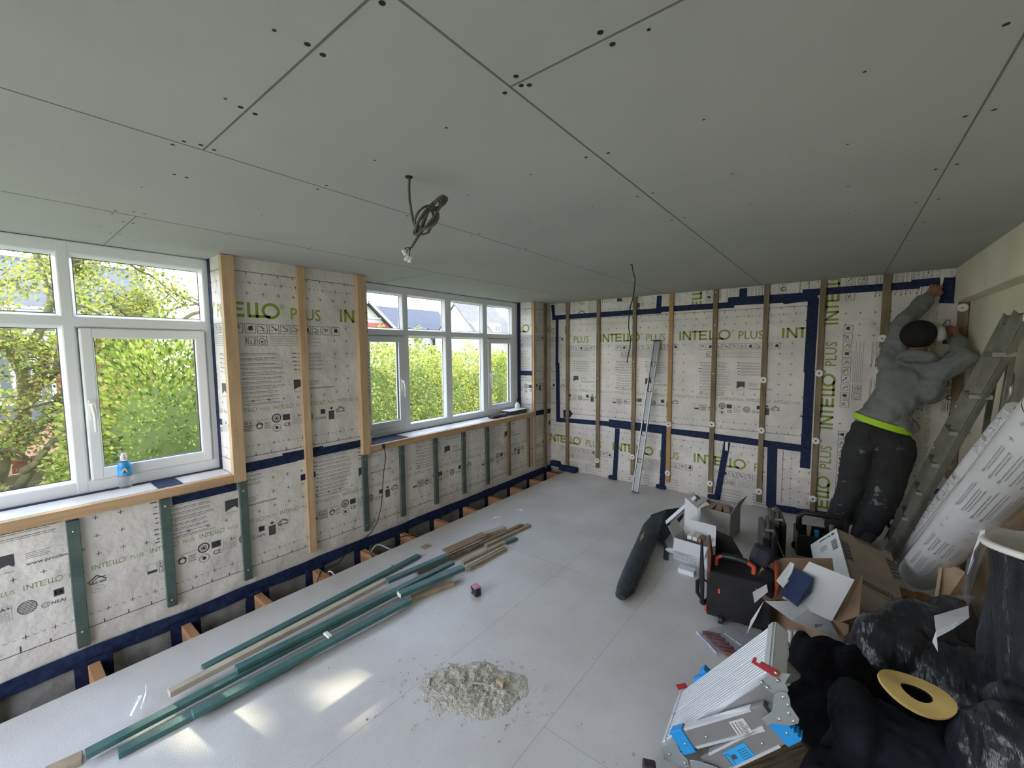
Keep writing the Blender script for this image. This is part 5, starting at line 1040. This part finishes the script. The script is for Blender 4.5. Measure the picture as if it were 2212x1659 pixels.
mb = MB(); p = W1(930,1470)+V((0,-.0135,0)); Rl = Matrix((d2, V((0,-1,0)), up2)).transposed(); mb.obox(p, (.105,.001,.052), Rl); lb = mb.build('blue_label', mat('label_sky', (.02,.33,.72), .45), root)
def wb_(F):
    for j in range(5): F.rect(.005,-.016+j*.007,.045,-.0145+j*.007)
    F.rect(-.032,-.004,-.012,.010); F.box(-.050,-.020,-.036,.018,.002)
printing(lb, p+V((0,-.0002,0)), d2, up2, V((0,-1,0)), wb_, 'ink_d')
# hinge plates
def plate(pts, m='zinc', t=.004, o=-.018, nm='hinge'):
    mb = MB(); mb.prism([W1(*q)+V((0,o,0)) for q in pts], (0,t,0)); return mb.build(nm, M[m], root, bevel=.001)
h1 = plate([(1110,790),(1215,705),(1400,720),(1350,800),(1380,870),(1340,960),(1270,915),(1190,870)])
h2 = plate([(1250,900),(1300,870),(1370,880),(1395,940),(1400,1000),(1480,1120),(1470,1160),(1400,1175),(1230,1160),(1190,1180),(1140,1115),(1230,1050)], o=-.024)
h3 = plate([(215,1395),(350,1325),(395,1430),(460,1500),(480,1560),(440,1575),(250,1500)], o=-.020)
h4 = plate([(480,1490),(560,1500),(740,1560),(760,1612),(700,1680),(520,1660)], o=-.026)
for hh, q in ((h1,(1285,770)),(h1,(1190,835)),(h1,(1140,790)),(h2,(1335,920)),(h2,(1380,990)),(h2,(1385,1065)),(h2,(1300,1120)),(h2,(1430,1140)),(h3,(300,1445)),(h3,(440,1525))):
    mb = MB(); mb.lathe([(0,.004),(.0055,.003),(.006,0)], W1(*q)+V((0,-.022,0)), V((0,-1,0)), 10); mb.build('rivet', M['steel'], hh)
M['redp'] = mat('red_latch', (.30,.012,.02), .45)
def latch(pts): mb = MB(); mb.prism([W1(*q)+V((0,-.028,0)) for q in pts], (0,.004,0)); o = mb.build('latch', M['redp'], root, bevel=.001); return o
lo = latch([(1045,600),(1068,552),(1095,565),(1090,600),(1120,612),(1140,592),(1290,675),(1305,700),(1285,738),(1240,720)]); mb = MB(); mb.lathe([(0,.003),(.006,.002),(.006,0)], W1(1270,692)+V((0,-.029,0)), V((0,-1,0)), 10); mb.build('rivet', M['steel'], lo)
mb = MB(); q0 = P1-v*.012+u*.02; mb.obox(q0+n_*.01, (.05,.004,.022), R @ Matrix.Rotation(.3, 3, 'Y')); mb.build('latch', M['redp'], root)
mb = MB(); q = P1+u*.17-v*.02; mb.obox(q, (.03,.04,.03), R); mb.build('foot', M['bluep'], root, bevel=.003)
mb = MB(); q = W1(250,1570,.02); mb.cyl(q+V((-.005,0,-.01)), q+V((.075,0,-.012)), .022, 18); mb.build('end_cap', M['blackp'], root, bevel=.003)
# fluted wood offcut and dark tool at the lower edge of the picture
a, b = Z(1585,1655,.03), Z(1745,1600,.03); d = (Z(1738,1645,.03)-Z(1650,1560,.03)).normalized(); mb = MB(); x = (b-a).normalized(); y = V((-x.y, x.x, 0)).normalized()
ctr = (a+b)/2+V((.0,-.06,-.015))
def flute(s, t):
    return ctr+x*(s-.5)*.42+y*(t-.5)*.15+V((0,0,.004*abs(math.sin(t*math.pi*7))))
mb.grid(flute, 1, 84); mb.obox(ctr-V((0,0,.008)), (.42,.15,.012), Matrix((x, y, V((0,0,1)))).transposed()); tag(mb.build('decking_offcut', mat('decking', (.30,.24,.15), .8, c2=(.22,.17,.10), vscale=12), None), 'fluted wooden decking offcut under the step platform', 'offcut')
c = Z(1402,1655,.03); mb = MB(); mb.obox(c, (.05,.035,.03), Matrix.Rotation(.4, 3, 'Z')); o = tag(mb.build('laser_tool', mat('purple_black', (.04,.03,.045), .4), None, bevel=.006), 'small dark tool at the bottom edge left of the step platform', 'tool')
# ------------------------------------------------------------------ rolls of membrane
M['roll'] = mat('roll_film', (.66,.67,.68), .5, bump=.35, bscale=12, var=.05, vscale=4)
M['rollink'] = mat('faint_print', (.34,.35,.34), .6)
def roll(name, label, a, b, r, nm, taper=0):
    root = empty(name, a, label, 'roll'); d = (b-a).normalized(); L = (b-a).length
    x = d.cross(V((0,0,1))).normalized(); y = x.cross(d).normalized(); F = print_sheet(0, L, .1)
    mb = MB(); P = lambda s, q, rr: a+d*s+(x*math.cos(q)+y*math.sin(q))*rr*(1-taper*s/L)
    mb.grid(lambda s, t: P(s*L, t*2*math.pi, r*(1+.03*noise.noise(V((s*3, math.cos(t*6.28), math.sin(t*6.28)))))), 24, 40)
    for k in (0, L): mb.add([P(k, 2*math.pi*i/32, r*.98) for i in range(32)]+[P(k, 2*math.pi*i/32, r*.3) for i in range(32)], [(i, (i+1) % 32, 32+(i+1) % 32, 32+i) for i in range(32)], 0)
    core = MB(); core.lathe([(r*.34, -.002), (r*.34, L+.002)], a, d, 18); core.build('core_tube', M['cardb'], root)
    # printed artwork wrapped round the roll
    W_ = 2*math.pi*r; bm = bmesh.new(); vs = [bm.verts.new((q[0], q[1], 0)) for q in F.v]; bm.verts.ensure_lookup_table()
    for f, m in zip(F.f, F.m):
        try: k = bm.faces.new([vs[i] for i in f]); k.material_index = m
        except ValueError: pass
    for co, no in (((.01,0,0),(-1,0,0)), ((L-.01,0,0),(1,0,0)), ((0,-W_*.98-nm,0),(0,-1,0)), ((0,-nm,0),(0,1,0))): bmesh.ops.bisect_plane(bm, geom=bm.verts[:]+bm.edges[:]+bm.faces[:], plane_co=co, plane_no=no, clear_outer=True)
    for k in range(1, 40): bmesh.ops.bisect_plane(bm, geom=bm.verts[:]+bm.edges[:]+bm.faces[:], plane_co=(0, -nm-W_*k/40, 0), plane_no=(0,1,0))
    for q in bm.verts: q.co = P(q.co.x, (q.co.y+nm)/r+.9, r*1.035)
    me = bpy.data.meshes.new('print'); bm.to_mesh(me); bm.free()
    for m in (M['roll'], M['rollink'], M['rollink'], M['rollink'], M['rollink']): me.materials.append(m)
    body = mb.build('film_roll', M['roll'], root, fix=False); o = bpy.data.objects.new('printing', me); COL.objects.link(o); o.parent = body; o.matrix_parent_inverse = world(body).inverted()
    return root
roll('membrane_roll', 'slim roll of printed white membrane leaning on the right wall', Z(1944,1203,.06), X(2200,884,.71), .050, .32)
roll('membrane_roll', 'thick roll of printed white membrane leaning in front of the slim one', Z(1984,1240,.12), X(2306,884,.58), .098, .42)
mb = MB(); mb.slab([Z(1898,1170,.1), Z(1945,1147,.14), Z(1950,1180,.06), Z(1905,1200,.02)], .003); tag(mb.build('film_scrap', M['roll'], None), 'loose grey film scrap beside the foot of the slim roll', 'scrap')
# ------------------------------------------------------------------ ladder
root = empty('step_ladder', V((.5,4.2,0)), 'dusty aluminium ladder leaning against the right wall', 'ladder')
M['ladder'] = mat('ladder_alu', (.30,.30,.26), .40, .75, c2=(.20,.20,.16), vscale=9, bump=.1)
T_ = X(2188,692,.69); Bf = Z(1945,1172,0.02); Bf = V((.36,4.42,.01))
d = (T_-Bf).normalized(); sd = V((-.20,.36,0)); tw = sd
for k, o_ in enumerate((V((0,0,0)), V((-.02,-.30,0)))):
    mb = MB(); mb.beam(Bf+o_, T_+o_*.8, .028, .075, V((0,0,1))); mb.beam(Bf+o_+V((-.016,0,.02)), T_+o_*.8+V((-.016,0,.02)), .004, .085, V((0,0,1))); mb.build('rail', M['ladder'], root, bevel=.003)
for i in range(7):
    t = .12+i*.13; p = Bf.lerp(T_, t); mb = MB(); q = p+V((-.02,-.29,0)); mb.beam(p, q, .085, .022); 
    for j in range(5): mb.beam(p+V((-.034+j*.017,0,.012)), q+V((-.034+j*.017,0,.012)), .004, .003)
    o = mb.build('tread', M['ladder'], root); 
    if i < 4: mb = MB(); mb.obox(p+V((.02,-.02,-.016)), (.05,.02,.02), Matrix.Identity(3)); mb.build('tread_clip', M['bluep'], o)
rb = V((.70,4.0,.01)); rt = Bf.lerp(T_, .93)
for o_ in (V((0,0,0)), V((0,-.24,0))): mb = MB(); mb.beam(rb+o_, rt+o_+V((.0,0,0)), .022, .045, V((0,0,1))); mb.build('back_leg', M['ladder'], root, bevel=.003)
mb = MB(); mb.obox(T_+V((0,-.14,.0)), (.07,.32,.05), Matrix.Rotation(.0, 3, 'Z')); mb.build('top_cap', M['ladder'], root, bevel=.012)
mb = MB(); hg = X(2165,840,.68); mb.tube([X(2180,790,.70)+V((0,.0,0)), X(2186,810,.69), X(2184,850,.68), X(2170,880,.68)], .010, 8); mb.build('hinge', M['ladder'], root)
for t in (.55,.72): mb = MB(); mb.lathe([(0,.004),(.008,.003),(.008,0)], Bf.lerp(T_, t)+V((-.04,-.01,0)), V((-1,0,0)), 10); mb.build('bolt', M['steel'], root)
# ------------------------------------------------------------------ boards on the right
M['osb'] = mat('tan_board', (.44,.34,.21), .85, c2=(.38,.29,.18), vscale=30, bump=.2)
mb = MB(); mb.slab([X(2192,960,.715), V((.715,2.1,1.18)), V((.715,2.1,.02)), V((.68,3.5,.02)), X(2092,1290,.68), X(2140,1100,.70)], .018); tag(mb.build('tan_board', M['osb'], None, bevel=.001), 'large tan building board leaning on the right wall', 'board')
mb = MB(); mb.slab([Z(2038,1210,.42), Z(2052,1212,.42), Z(2086,1236,.40), Z(2084,1330,.16), Z(2020,1330,.16), Z(2030,1270,.30)], .03); o = tag(mb.build('tan_offcut', M['osb'], None, bevel=.002), 'tan board offcut standing in front of the thick roll', 'board')
mb = MB(); p = Z(1978,1310,.10); rg = random.Random(5)
for i in range(14): mb.ball(p+V((rg.uniform(-.07,.09), rg.uniform(-.08,.08), rg.uniform(-.05,.06))), (rg.uniform(.03,.06), rg.uniform(.03,.05), rg.uniform(.02,.04)), None, 12)
o = tag(mb.build('insulation_scrap', mat('brown_wool', (.24,.12,.05), 1, c2=(.32,.18,.08), vscale=30, bump=1.0, bscale=60), None), 'scrap of brown insulation wool beside the large brown carton', 'insulation'); remesh(o, .010, 3)
# ------------------------------------------------------------------ bags and heaps at the lower right
def blob(name, label, cat, parts, m, vox, disp, scale, seed, parent=None, smooth=6, ridge=0):
    """crumpled soft thing: union of ellipsoids, remeshed and displaced"""
    mb = MB()
    for c, r in parts: mb.ball(c, r, None, 20)
    o = mb.build(name, m, parent)
    if parent is None: tag(o, label, cat)
    remesh(o, vox, smooth)
    t = bpy.data.textures.new(name+'_folds', 'CLOUDS'); t.noise_scale = scale; t.noise_depth = 3; t.noise_type = 'SOFT_NOISE' if not ridge else 'HARD_NOISE'
    d = o.modifiers.new('folds', 'DISPLACE'); d.texture = t; d.strength = disp; d.texture_coords = 'GLOBAL'; d.mid_level = .5
    t2 = bpy.data.textures.new(name+'_creases', 'CLOUDS'); t2.noise_scale = scale*.3; t2.noise_depth = 1; d = o.modifiers.new('creases', 'DISPLACE'); d.texture = t2; d.strength = disp*.28; d.texture_coords = 'GLOBAL'; d.mid_level = .5
    return o
M['sackb'] = mat('black_polythene', (.012,.014,.018), .28, bump=.9, bscale=16, c2=(.02,.024,.032), vscale=9, bdet=3, stretch=(3,1,1))
M['cloth'] = mat('black_cloth', (.004,.004,.005), .95, bump=.9, bscale=28, spec=.15, c2=(.008,.009,.012), vscale=5)
M['denim'] = mat('dark_cloth', (.007,.009,.013), .95, bump=.9, bscale=18, spec=.2, c2=(.014,.018,.026), vscale=6)
blob('black_jacket', 'black jacket heaped right of the step platform', 'jacket', [(Z(1765,1450,.14), (.10,.13,.14)), (Z(1850,1470,.15), (.13,.14,.15)), (Z(1728,1425,.13), (.045,.09,.14)), (V((.02,2.1,.09)), (.2,.2,.11)), (Z(1800,1430,.13), (.12,.08,.12))], M['cloth'], .012, .06, .17, 3)
blob('dark_trousers', 'dark blue grey work clothes lying in front of the black jacket', 'clothes', [(Z(1845,1560,.25), (.08,.16,.14)), (Z(1900,1600,.20), (.12,.14,.12)), (Z(1980,1640,.22), (.16,.12,.10)), (V((.15,1.75,.1)), (.2,.2,.12)), (Z(1850,1640,.12), (.10,.12,.14))], M['denim'], .012, .06, .18, 4)
sk = empty('rubble_sack', V((.34,2.55,0)), 'shiny black plastic sack slumped over with white torn paper on top', 'sack')
blob('sack', None, None, [(Z(1925,1395,.28), (.15,.16,.13)), (Z(2000,1365,.32), (.17,.15,.13)), (Z(2065,1360,.34), (.13,.14,.14)), (V((.3,2.5,.14)), (.26,.24,.15)), (V((.46,2.4,.2)), (.2,.24,.2)), (Z(1900,1440,.22),(.10,.12,.13))], M['sackb'], .012, .05, .15, 5, sk)
mb = MB(); zz = .56; Pp = [Z(2018,1330,.52), Z(2092,1308,.54), Z(2094,1334,.52), Z(2060,1358,.50), Z(2024,1377,.47), Z(2026,1407,.42), Z(2014,1385,.45), Z(2022,1362,.48)]; mb.slab([p for p in Pp], .003); mb.build('torn_paper', M['paper'], sk)
mb = MB(); T = lambda x, y, z: Z(1900+x/4.878, 1060+y/4.878, z)
mb.slab([T(1105,265,.85), T(1120,260,.85), T(1105,440,.78), T(1040,560,.72), T(985,640,.68), T(990,740,.65), T(920,880,.60), T(985,680,.66), T(1050,480,.74)], .002)
mb.build('plastic_edge', M['paper'], sk)
mb = MB(); mb.slab([T(1130,250,.85), T(1235,330,.82), T(1190,420,.78), T(1130,560,.70), T(1020,880,.60), T(960,1080,.56), T(940,1250,.50), T(900,1150,.53), T(860,1050,.56), T(920,880,.60), T(1050,520,.73)], .0015); mb.build('clear_film', M['clear'], sk)
# debris and clear bag right of the sack
blob('debris_bag', 'grey clear bag of plaster debris behind the black sack', 'bag', [(Z(2120,1380,.30), (.12,.14,.14)), (Z(2150,1420,.28), (.14,.12,.12)), (Z(2100,1340,.34), (.10,.12,.10)), (V((.55,2.45,.12)), (.18,.2,.14))], mat('debris_film', (.10,.09,.08), .35, bump=.8, bscale=25, c2=(.25,.24,.22), vscale=11), .012, .06, .07, 6)
# yellow ring
rc = Z(1976,1492,.50); root = empty('paper_ring', rc, 'large yellow paper faced ring with a round hole lying on the dark clothes', 'ring')
a = Z(1893,1465,.50)-rc; b = Z(2062,1535,.47)-rc; ux = (b-a).normalized(); sy = Z(1990,1442,.53)-Z(1955,1540,.46); uy = (sy-ux*sy.dot(ux)).normalized(); nz_ = ux.cross(uy).normalized(); ra = (b-a).length/2; ctr = rc+(a+b)/2
ry_ = ra*.52
mb = MB(); N = 48
def rp(q, rr, h): return ctr+ux*math.cos(q)*rr*ra+uy*math.sin(q)*rr*ra*.60+nz_*(h+.010*math.sin(q*2+1)*rr)
hs = ctr+ux*0
ring = []
for h in (.0, .014):
    ring.append([rp(2*math.pi*i/N, 1, h) for i in range(N)]); ring.append([rp(2*math.pi*i/N, .42, h)+ux*ra*.02 for i in range(N)])
vs = ring[0]+ring[1]+ring[2]+ring[3]; fsx = []
for i in range(N):
    j = (i+1) % N; fsx += [(i, j, N+j, N+i), (2*N+i, 3*N+i, 3*N+j, 2*N+j), (i, 2*N+i, 2*N+j, j), (N+i, N+j, 3*N+j, 3*N+i)]
mb.add(vs, fsx); mb.build('facing', mat('yellow_paper', (.50,.37,.13), .8, c2=(.43,.31,.10), vscale=6), root)
mb = MB(); mb.tube([rp(2*math.pi*i/N, .42, .004)+ux*ra*.02 for i in range(N)], .004, 6, closed=True); mb.build('inner_core', M['cloth'], root)
mb = MB(); mb.lathe([(.0,-.03),(ra*.44,-.028),(ra*.50,-.012)], ctr, nz_, 24); mb.build('dark_core', M['cloth'], root)
# tall lined bin at the right edge
c = V((.59,2.10,0)); root = empty('lined_bin', c, 'tall black bin liner with a pale plastic rim at the right edge', 'bin')
mb = MB(); mb.grid(lambda a, b: c+V((0,0,b*.95))+V((math.cos(a*6.283), math.sin(a*6.283), 0))*(.135+.03*b+.02*noise.noise(V((math.cos(a*6.283)*2, math.sin(a*6.283)*2, b*4)))+.012*math.sin(a*60+b*7)*(1-abs(b-.5))), 90, 40); mb.build('liner', M['sackb'], root, fix=False)
mb = MB(); mb.tube([c+V((math.cos(q*.2617)*.172, math.sin(q*.2617)*.172, .955+.012*math.sin(q*.5))) for q in range(24)], .012, 8, closed=True); mb.build('rim', M['white'], root)
mb = MB(); mb.grid(lambda a, b: c+V((math.cos(a*6.283), math.sin(a*6.283), 0))*(.17-.12*b)+V((0,0,.965+.02*noise.noise(V((a*9, b*3, 0)))-.05*b)), 40, 6); mb.build('folded_film', mat('film_grey', (.5,.5,.48), .3, alpha=.8), root, fix=False)
blob('bin_bag', 'knotted shiny black bin bag in the lower right corner', 'bag', [(V((.47,1.85,.30)), (.15,.15,.24)), (V((.44,1.72,.16)), (.17,.16,.18)), (V((.50,1.98,.45)), (.09,.09,.10))], M['sackb'], .012, .045, .13, 8)
mb = MB(); a = Z(1862,1320,.25); mb.beam(Z(1866,1312,.20), Z(1860,1400,.02), .012, .03); tag(mb.build('white_lath', mat('lath', (.40,.38,.34), .7), None, bevel=.001), 'upright pale lath beside the open carton', 'lath')
# ------------------------------------------------------------------ the worker
person = empty('person', V((.15,4.40,0)), 'person in grey hooded top, black trousers and black cap reaching up into the corner', 'person')
M['skin'] = mat('skin', (.36,.15,.09), .55, bump=.05); M['hood'] = mat('grey_sweatshirt', (.19,.205,.20), .95, bump=.5, bscale=10, c2=(.155,.165,.16), vscale=5)
M['trou'] = mat('black_work_trousers', (.020,.020,.021), .9, bump=.5, bscale=14, c2=(.028,.030,.032), vscale=6)
def flecks(m, scale, thr, col):
    n = m.node_tree; b = n.nodes['Principled BSDF']; src = b.inputs['Base Color'].links[0].from_socket; t = n.nodes.new('ShaderNodeTexCoord'); z = n.nodes.new('ShaderNodeTexNoise'); z.inputs['Scale'].default_value = scale; z.inputs['Detail'].default_value = 7; z.inputs['Roughness'].default_value = .65
    r = n.nodes.new('ShaderNodeValToRGB'); r.color_ramp.elements[0].position = thr; r.color_ramp.elements[1].position = thr+.07; x = n.nodes.new('ShaderNodeMixRGB'); x.inputs[2].default_value = (*col, 1)
    n.links.new(t.outputs['Object'], z.inputs['Vector']); n.links.new(z.outputs['Fac'], r.inputs[0]); n.links.new(r.outputs[0], x.inputs[0]); n.links.new(src, x.inputs[1]); n.links.new(x.outputs[0], b.inputs['Base Color'])
flecks(M['trou'], 9, .62, (.22,.22,.22))
M['vis'] = mat('lime_vest', (.42,.72,.02), .7); M['cap'] = mat('black_cap', (.008,.008,.009), .9, bump=.3); M['dustm'] = mat('white_plaster_marks', (.38,.38,.38), .9)
def chain(mb, pts, n=14):
    P = [V(p) for p, r in pts]; r = [q for p, q in pts]; mb.tube(P, r, n)
    for p, q in zip(P, r): mb.ball(p, q, None, n)
hipc = V((.265,4.44,.90)); sp1 = V((.32,4.46,1.12)); chest = V((.43,4.47,1.36)); neck = V((.455,4.49,1.555)); head = V((.478,4.505,1.70))
shL, elL, wrL, haL = V((.315,4.50,1.50)), Y(1957,690,4.62), Y(2004,642,4.71), Y(2028,612,4.76)
shR, elR, wrR, haR = V((.58,4.46,1.44)), Y(2084,772,4.40), Y(2064,728,4.60), Y(2050,700,4.70)
hL, kL, aL = V((.175,4.43,.86)), Y(1838,1062,4.42), V((.02,4.44,.09))
hR, kR, aR = V((.36,4.42,.84)), Y(1912,1068,4.38), V((.21,4.40,.09))
b = MB()
chain(b, [(hipc,.12),(sp1,.11),(chest,.12),(V((.45,4.49,1.48)),.07),(neck,.052),(head-V((0,0,.06)),.05)])
b.ball(head, (.078,.092,.112), Matrix.Rotation(-.5, 3, 'Z') @ Matrix.Rotation(.2, 3, 'Y'), 24)
for A_ in ([(chest,.08),(shL,.062),(elL,.044),(wrL,.030)], [(chest,.08),(shR,.062),(elR,.044),(wrR,.030)], [(hipc,.1),(hL,.085),(kL,.055),(aL,.038)], [(hipc,.1),(hR,.085),(kR,.055),(aR,.038)]): chain(b, A_)
fd = V((.45,.85,.15)).normalized(); sdv = fd.cross(V((0,0,1))).normalized(); upv = sdv.cross(fd)
b.ball(head+fd*.098-upv*.012, (.014,.02,.02)); b.ball(head+fd*.086-upv*.055, (.03,.02,.022))
for s in (-1, 1): b.ball(head+sdv*s*.082-upv*.01, (.012,.018,.03)); b.ball(head+fd*.088+sdv*s*.03+upv*.012, .011)
body = b.build('body', M['skin'], person); remesh(body, .007, 3)
def hand(wr, ha, curl, side):
    """palm with five bent fingers, joined to the forearm"""
    hb = MB(); d = (ha-wr).normalized(); nrm = V((0,1,0)); nrm = (nrm-d*nrm.dot(d)).normalized(); s = d.cross(nrm)*side
    for k in range(5): hb.ball(wr+d*(.02+.014*k), (.032,.032,.020), Matrix((s, d, nrm)).transposed(), 12)
    hb.tube([wr-d*.06, wr], [.027,.027], 12)
    for k, (ln, sp) in enumerate(((.066,-.030),(.075,-.010),(.071,.010),(.056,.028))):
        p = wr+d*.075+s*sp; pts = [p, p+d*ln*.45+nrm*.006*curl, p+d*ln*.75+nrm*.022*curl+s*sp*.15, p+d*ln*.88+nrm*.042*curl+s*sp*.2]; hb.tube(pts, [.0098,.009,.0085,.007], 8)
        for q, r in zip(pts, (.0098,.009,.0085,.007)): hb.ball(q, r, None, 8)
    p = wr+d*.03-s*.03; pts = [p, p+d*.025-s*.022+nrm*.008, p+d*.052-s*.026+nrm*.018, p+d*.068-s*.02+nrm*.024]; hb.tube(pts, [.013,.011,.010,.008], 8)
    for q, r in zip(pts, (.013,.011,.010,.008)): hb.ball(q, r, None, 8)
    o = hb.build('hand', M['skin'], body); remesh(o, .0035, 2)
hand(wrL, haL, 1, 1); hand(wrR, haR, .8, -1)
h = MB()
chain(h, [(V((.285,4.45,1.03)),.135),(sp1+V((0,0,.03)),.145),(V((.39,4.46,1.28)),.15),(chest,.148),(V((.45,4.48,1.44)),.115)], 18)
h.ball(V((.235,4.45,1.06)), (.13,.13,.09)); h.ball(V((.37,4.45,1.02)), (.13,.13,.10)); h.ball(V((.34,4.46,1.35)), (.12,.12,.13)); h.ball(V((.52,4.45,1.32)), (.115,.12,.13))
h.ball(V((.45,4.41,1.54)), (.115,.09,.055), Matrix.Rotation(.15, 3, 'Y'))
for A_ in ([(chest,.10),(shL,.086),(shL.lerp(elL,.5),.078),(elL,.068),(elL.lerp(wrL,.6),.058),(wrL,.044)], [(chest,.10),(shR,.092),(shR.lerp(elR,.6),.080),(elR,.066),(elR.lerp(wrR,.5),.052),(wrR-V((0,0,.01)),.040)]): chain(h, A_)
o = h.build('sweatshirt', M['hood'], person); remesh(o, .009, 5)
t = bpy.data.textures.new('cloth_folds', 'CLOUDS'); t.noise_scale = .11; t.noise_depth = 2; d = o.modifiers.new('folds', 'DISPLACE'); d.texture = t; d.strength = .06; d.texture_coords = 'GLOBAL'; d.mid_level = .5
hoodie = o
mb = MB(); mb.tube([V((.35,4.42,1.53)), V((.37,4.365,1.57)), V((.44,4.345,1.575)), V((.53,4.355,1.555)), V((.565,4.41,1.53))], [.022,.032,.036,.032,.020], 10); o = mb.build('hood', M['hood'], hoodie); remesh(o, .009, 2)
v_ = MB(); R = Matrix.Rotation(.30, 3, 'Y')
v_.grid(lambda a, b_: V((.285,4.44,.995+.05*b_)) + R @ V((math.cos(a*6.283)*(.188-.006*b_), math.sin(a*6.283)*(.155-.006*b_), 0)), 48, 4); v_.build('vest_hem', M['vis'], person, fix=False)
q = MB(); q.ball(V((.275,4.44,.93)), (.190,.150,.12), R); q.ball(V((.20,4.43,.86)), (.135,.14,.15)); q.ball(V((.34,4.41,.83)), (.138,.145,.15))
for A_ in ([(hL,.122),(hL.lerp(kL,.5),.112),(kL,.098),(kL.lerp(aL,.5),.094),(aL,.080)], [(hR,.13),(hR.lerp(kR,.5),.122),(kR,.106),(kR.lerp(aR,.5),.100),(aR,.082)]): chain(q, A_, 16)
q.ball(hL.lerp(kL,.55)+V((-.085,-.02,0)), (.035,.06,.075)); q.ball(V((.445,4.42,.80)), (.045,.07,.10))
o = q.build('trousers', M['trou'], person); remesh(o, .010, 4); d = o.modifiers.new('folds', 'DISPLACE'); d.texture = t; d.strength = .035; d.texture_coords = 'GLOBAL'; d.mid_level = .5
tr = o
for px, py, rx, rz in ((1858,920,.012,.008),(1822,955,.010,.012),(1835,985,.02,.03),(1826,915,.012,.006),(1868,1030,.018,.030),(1860,1052,.010,.022),(1812,1070,.03,.022),(1822,1022,.008,.02),(1920,1015,.022,.008),(1884,925,.028,.006),(1818,935,.009,.009)):
    pass
cp_ = MB(); cp_.ball(head+V((-.014,-.012,.020)), (.106,.116,.112), Matrix.Rotation(-.5, 3, 'Z') @ Matrix.Rotation(.25, 3, 'Y'), 28); cap = cp_.build('cap', M['cap'], person)
mb = MB(); mb.ball(Y(2032,722,4.49), (.032,.04,.058)); o = mb.build('mask', mat('dust_mask', (.42,.42,.40), .9), person)
for a_, s in ((aL, 0), (aR, 0)):
    f = MB(); f.ball(a_+V((0,.03,-.045)), (.050,.075,.042)); f.ball(a_+V((.0,.11,-.055)), (.045,.075,.030)); f.ball(a_+V((0,.0,-.02)), (.055,.06,.06)); o = f.build('boot', M['blackp'], person); remesh(o, .008, 3)
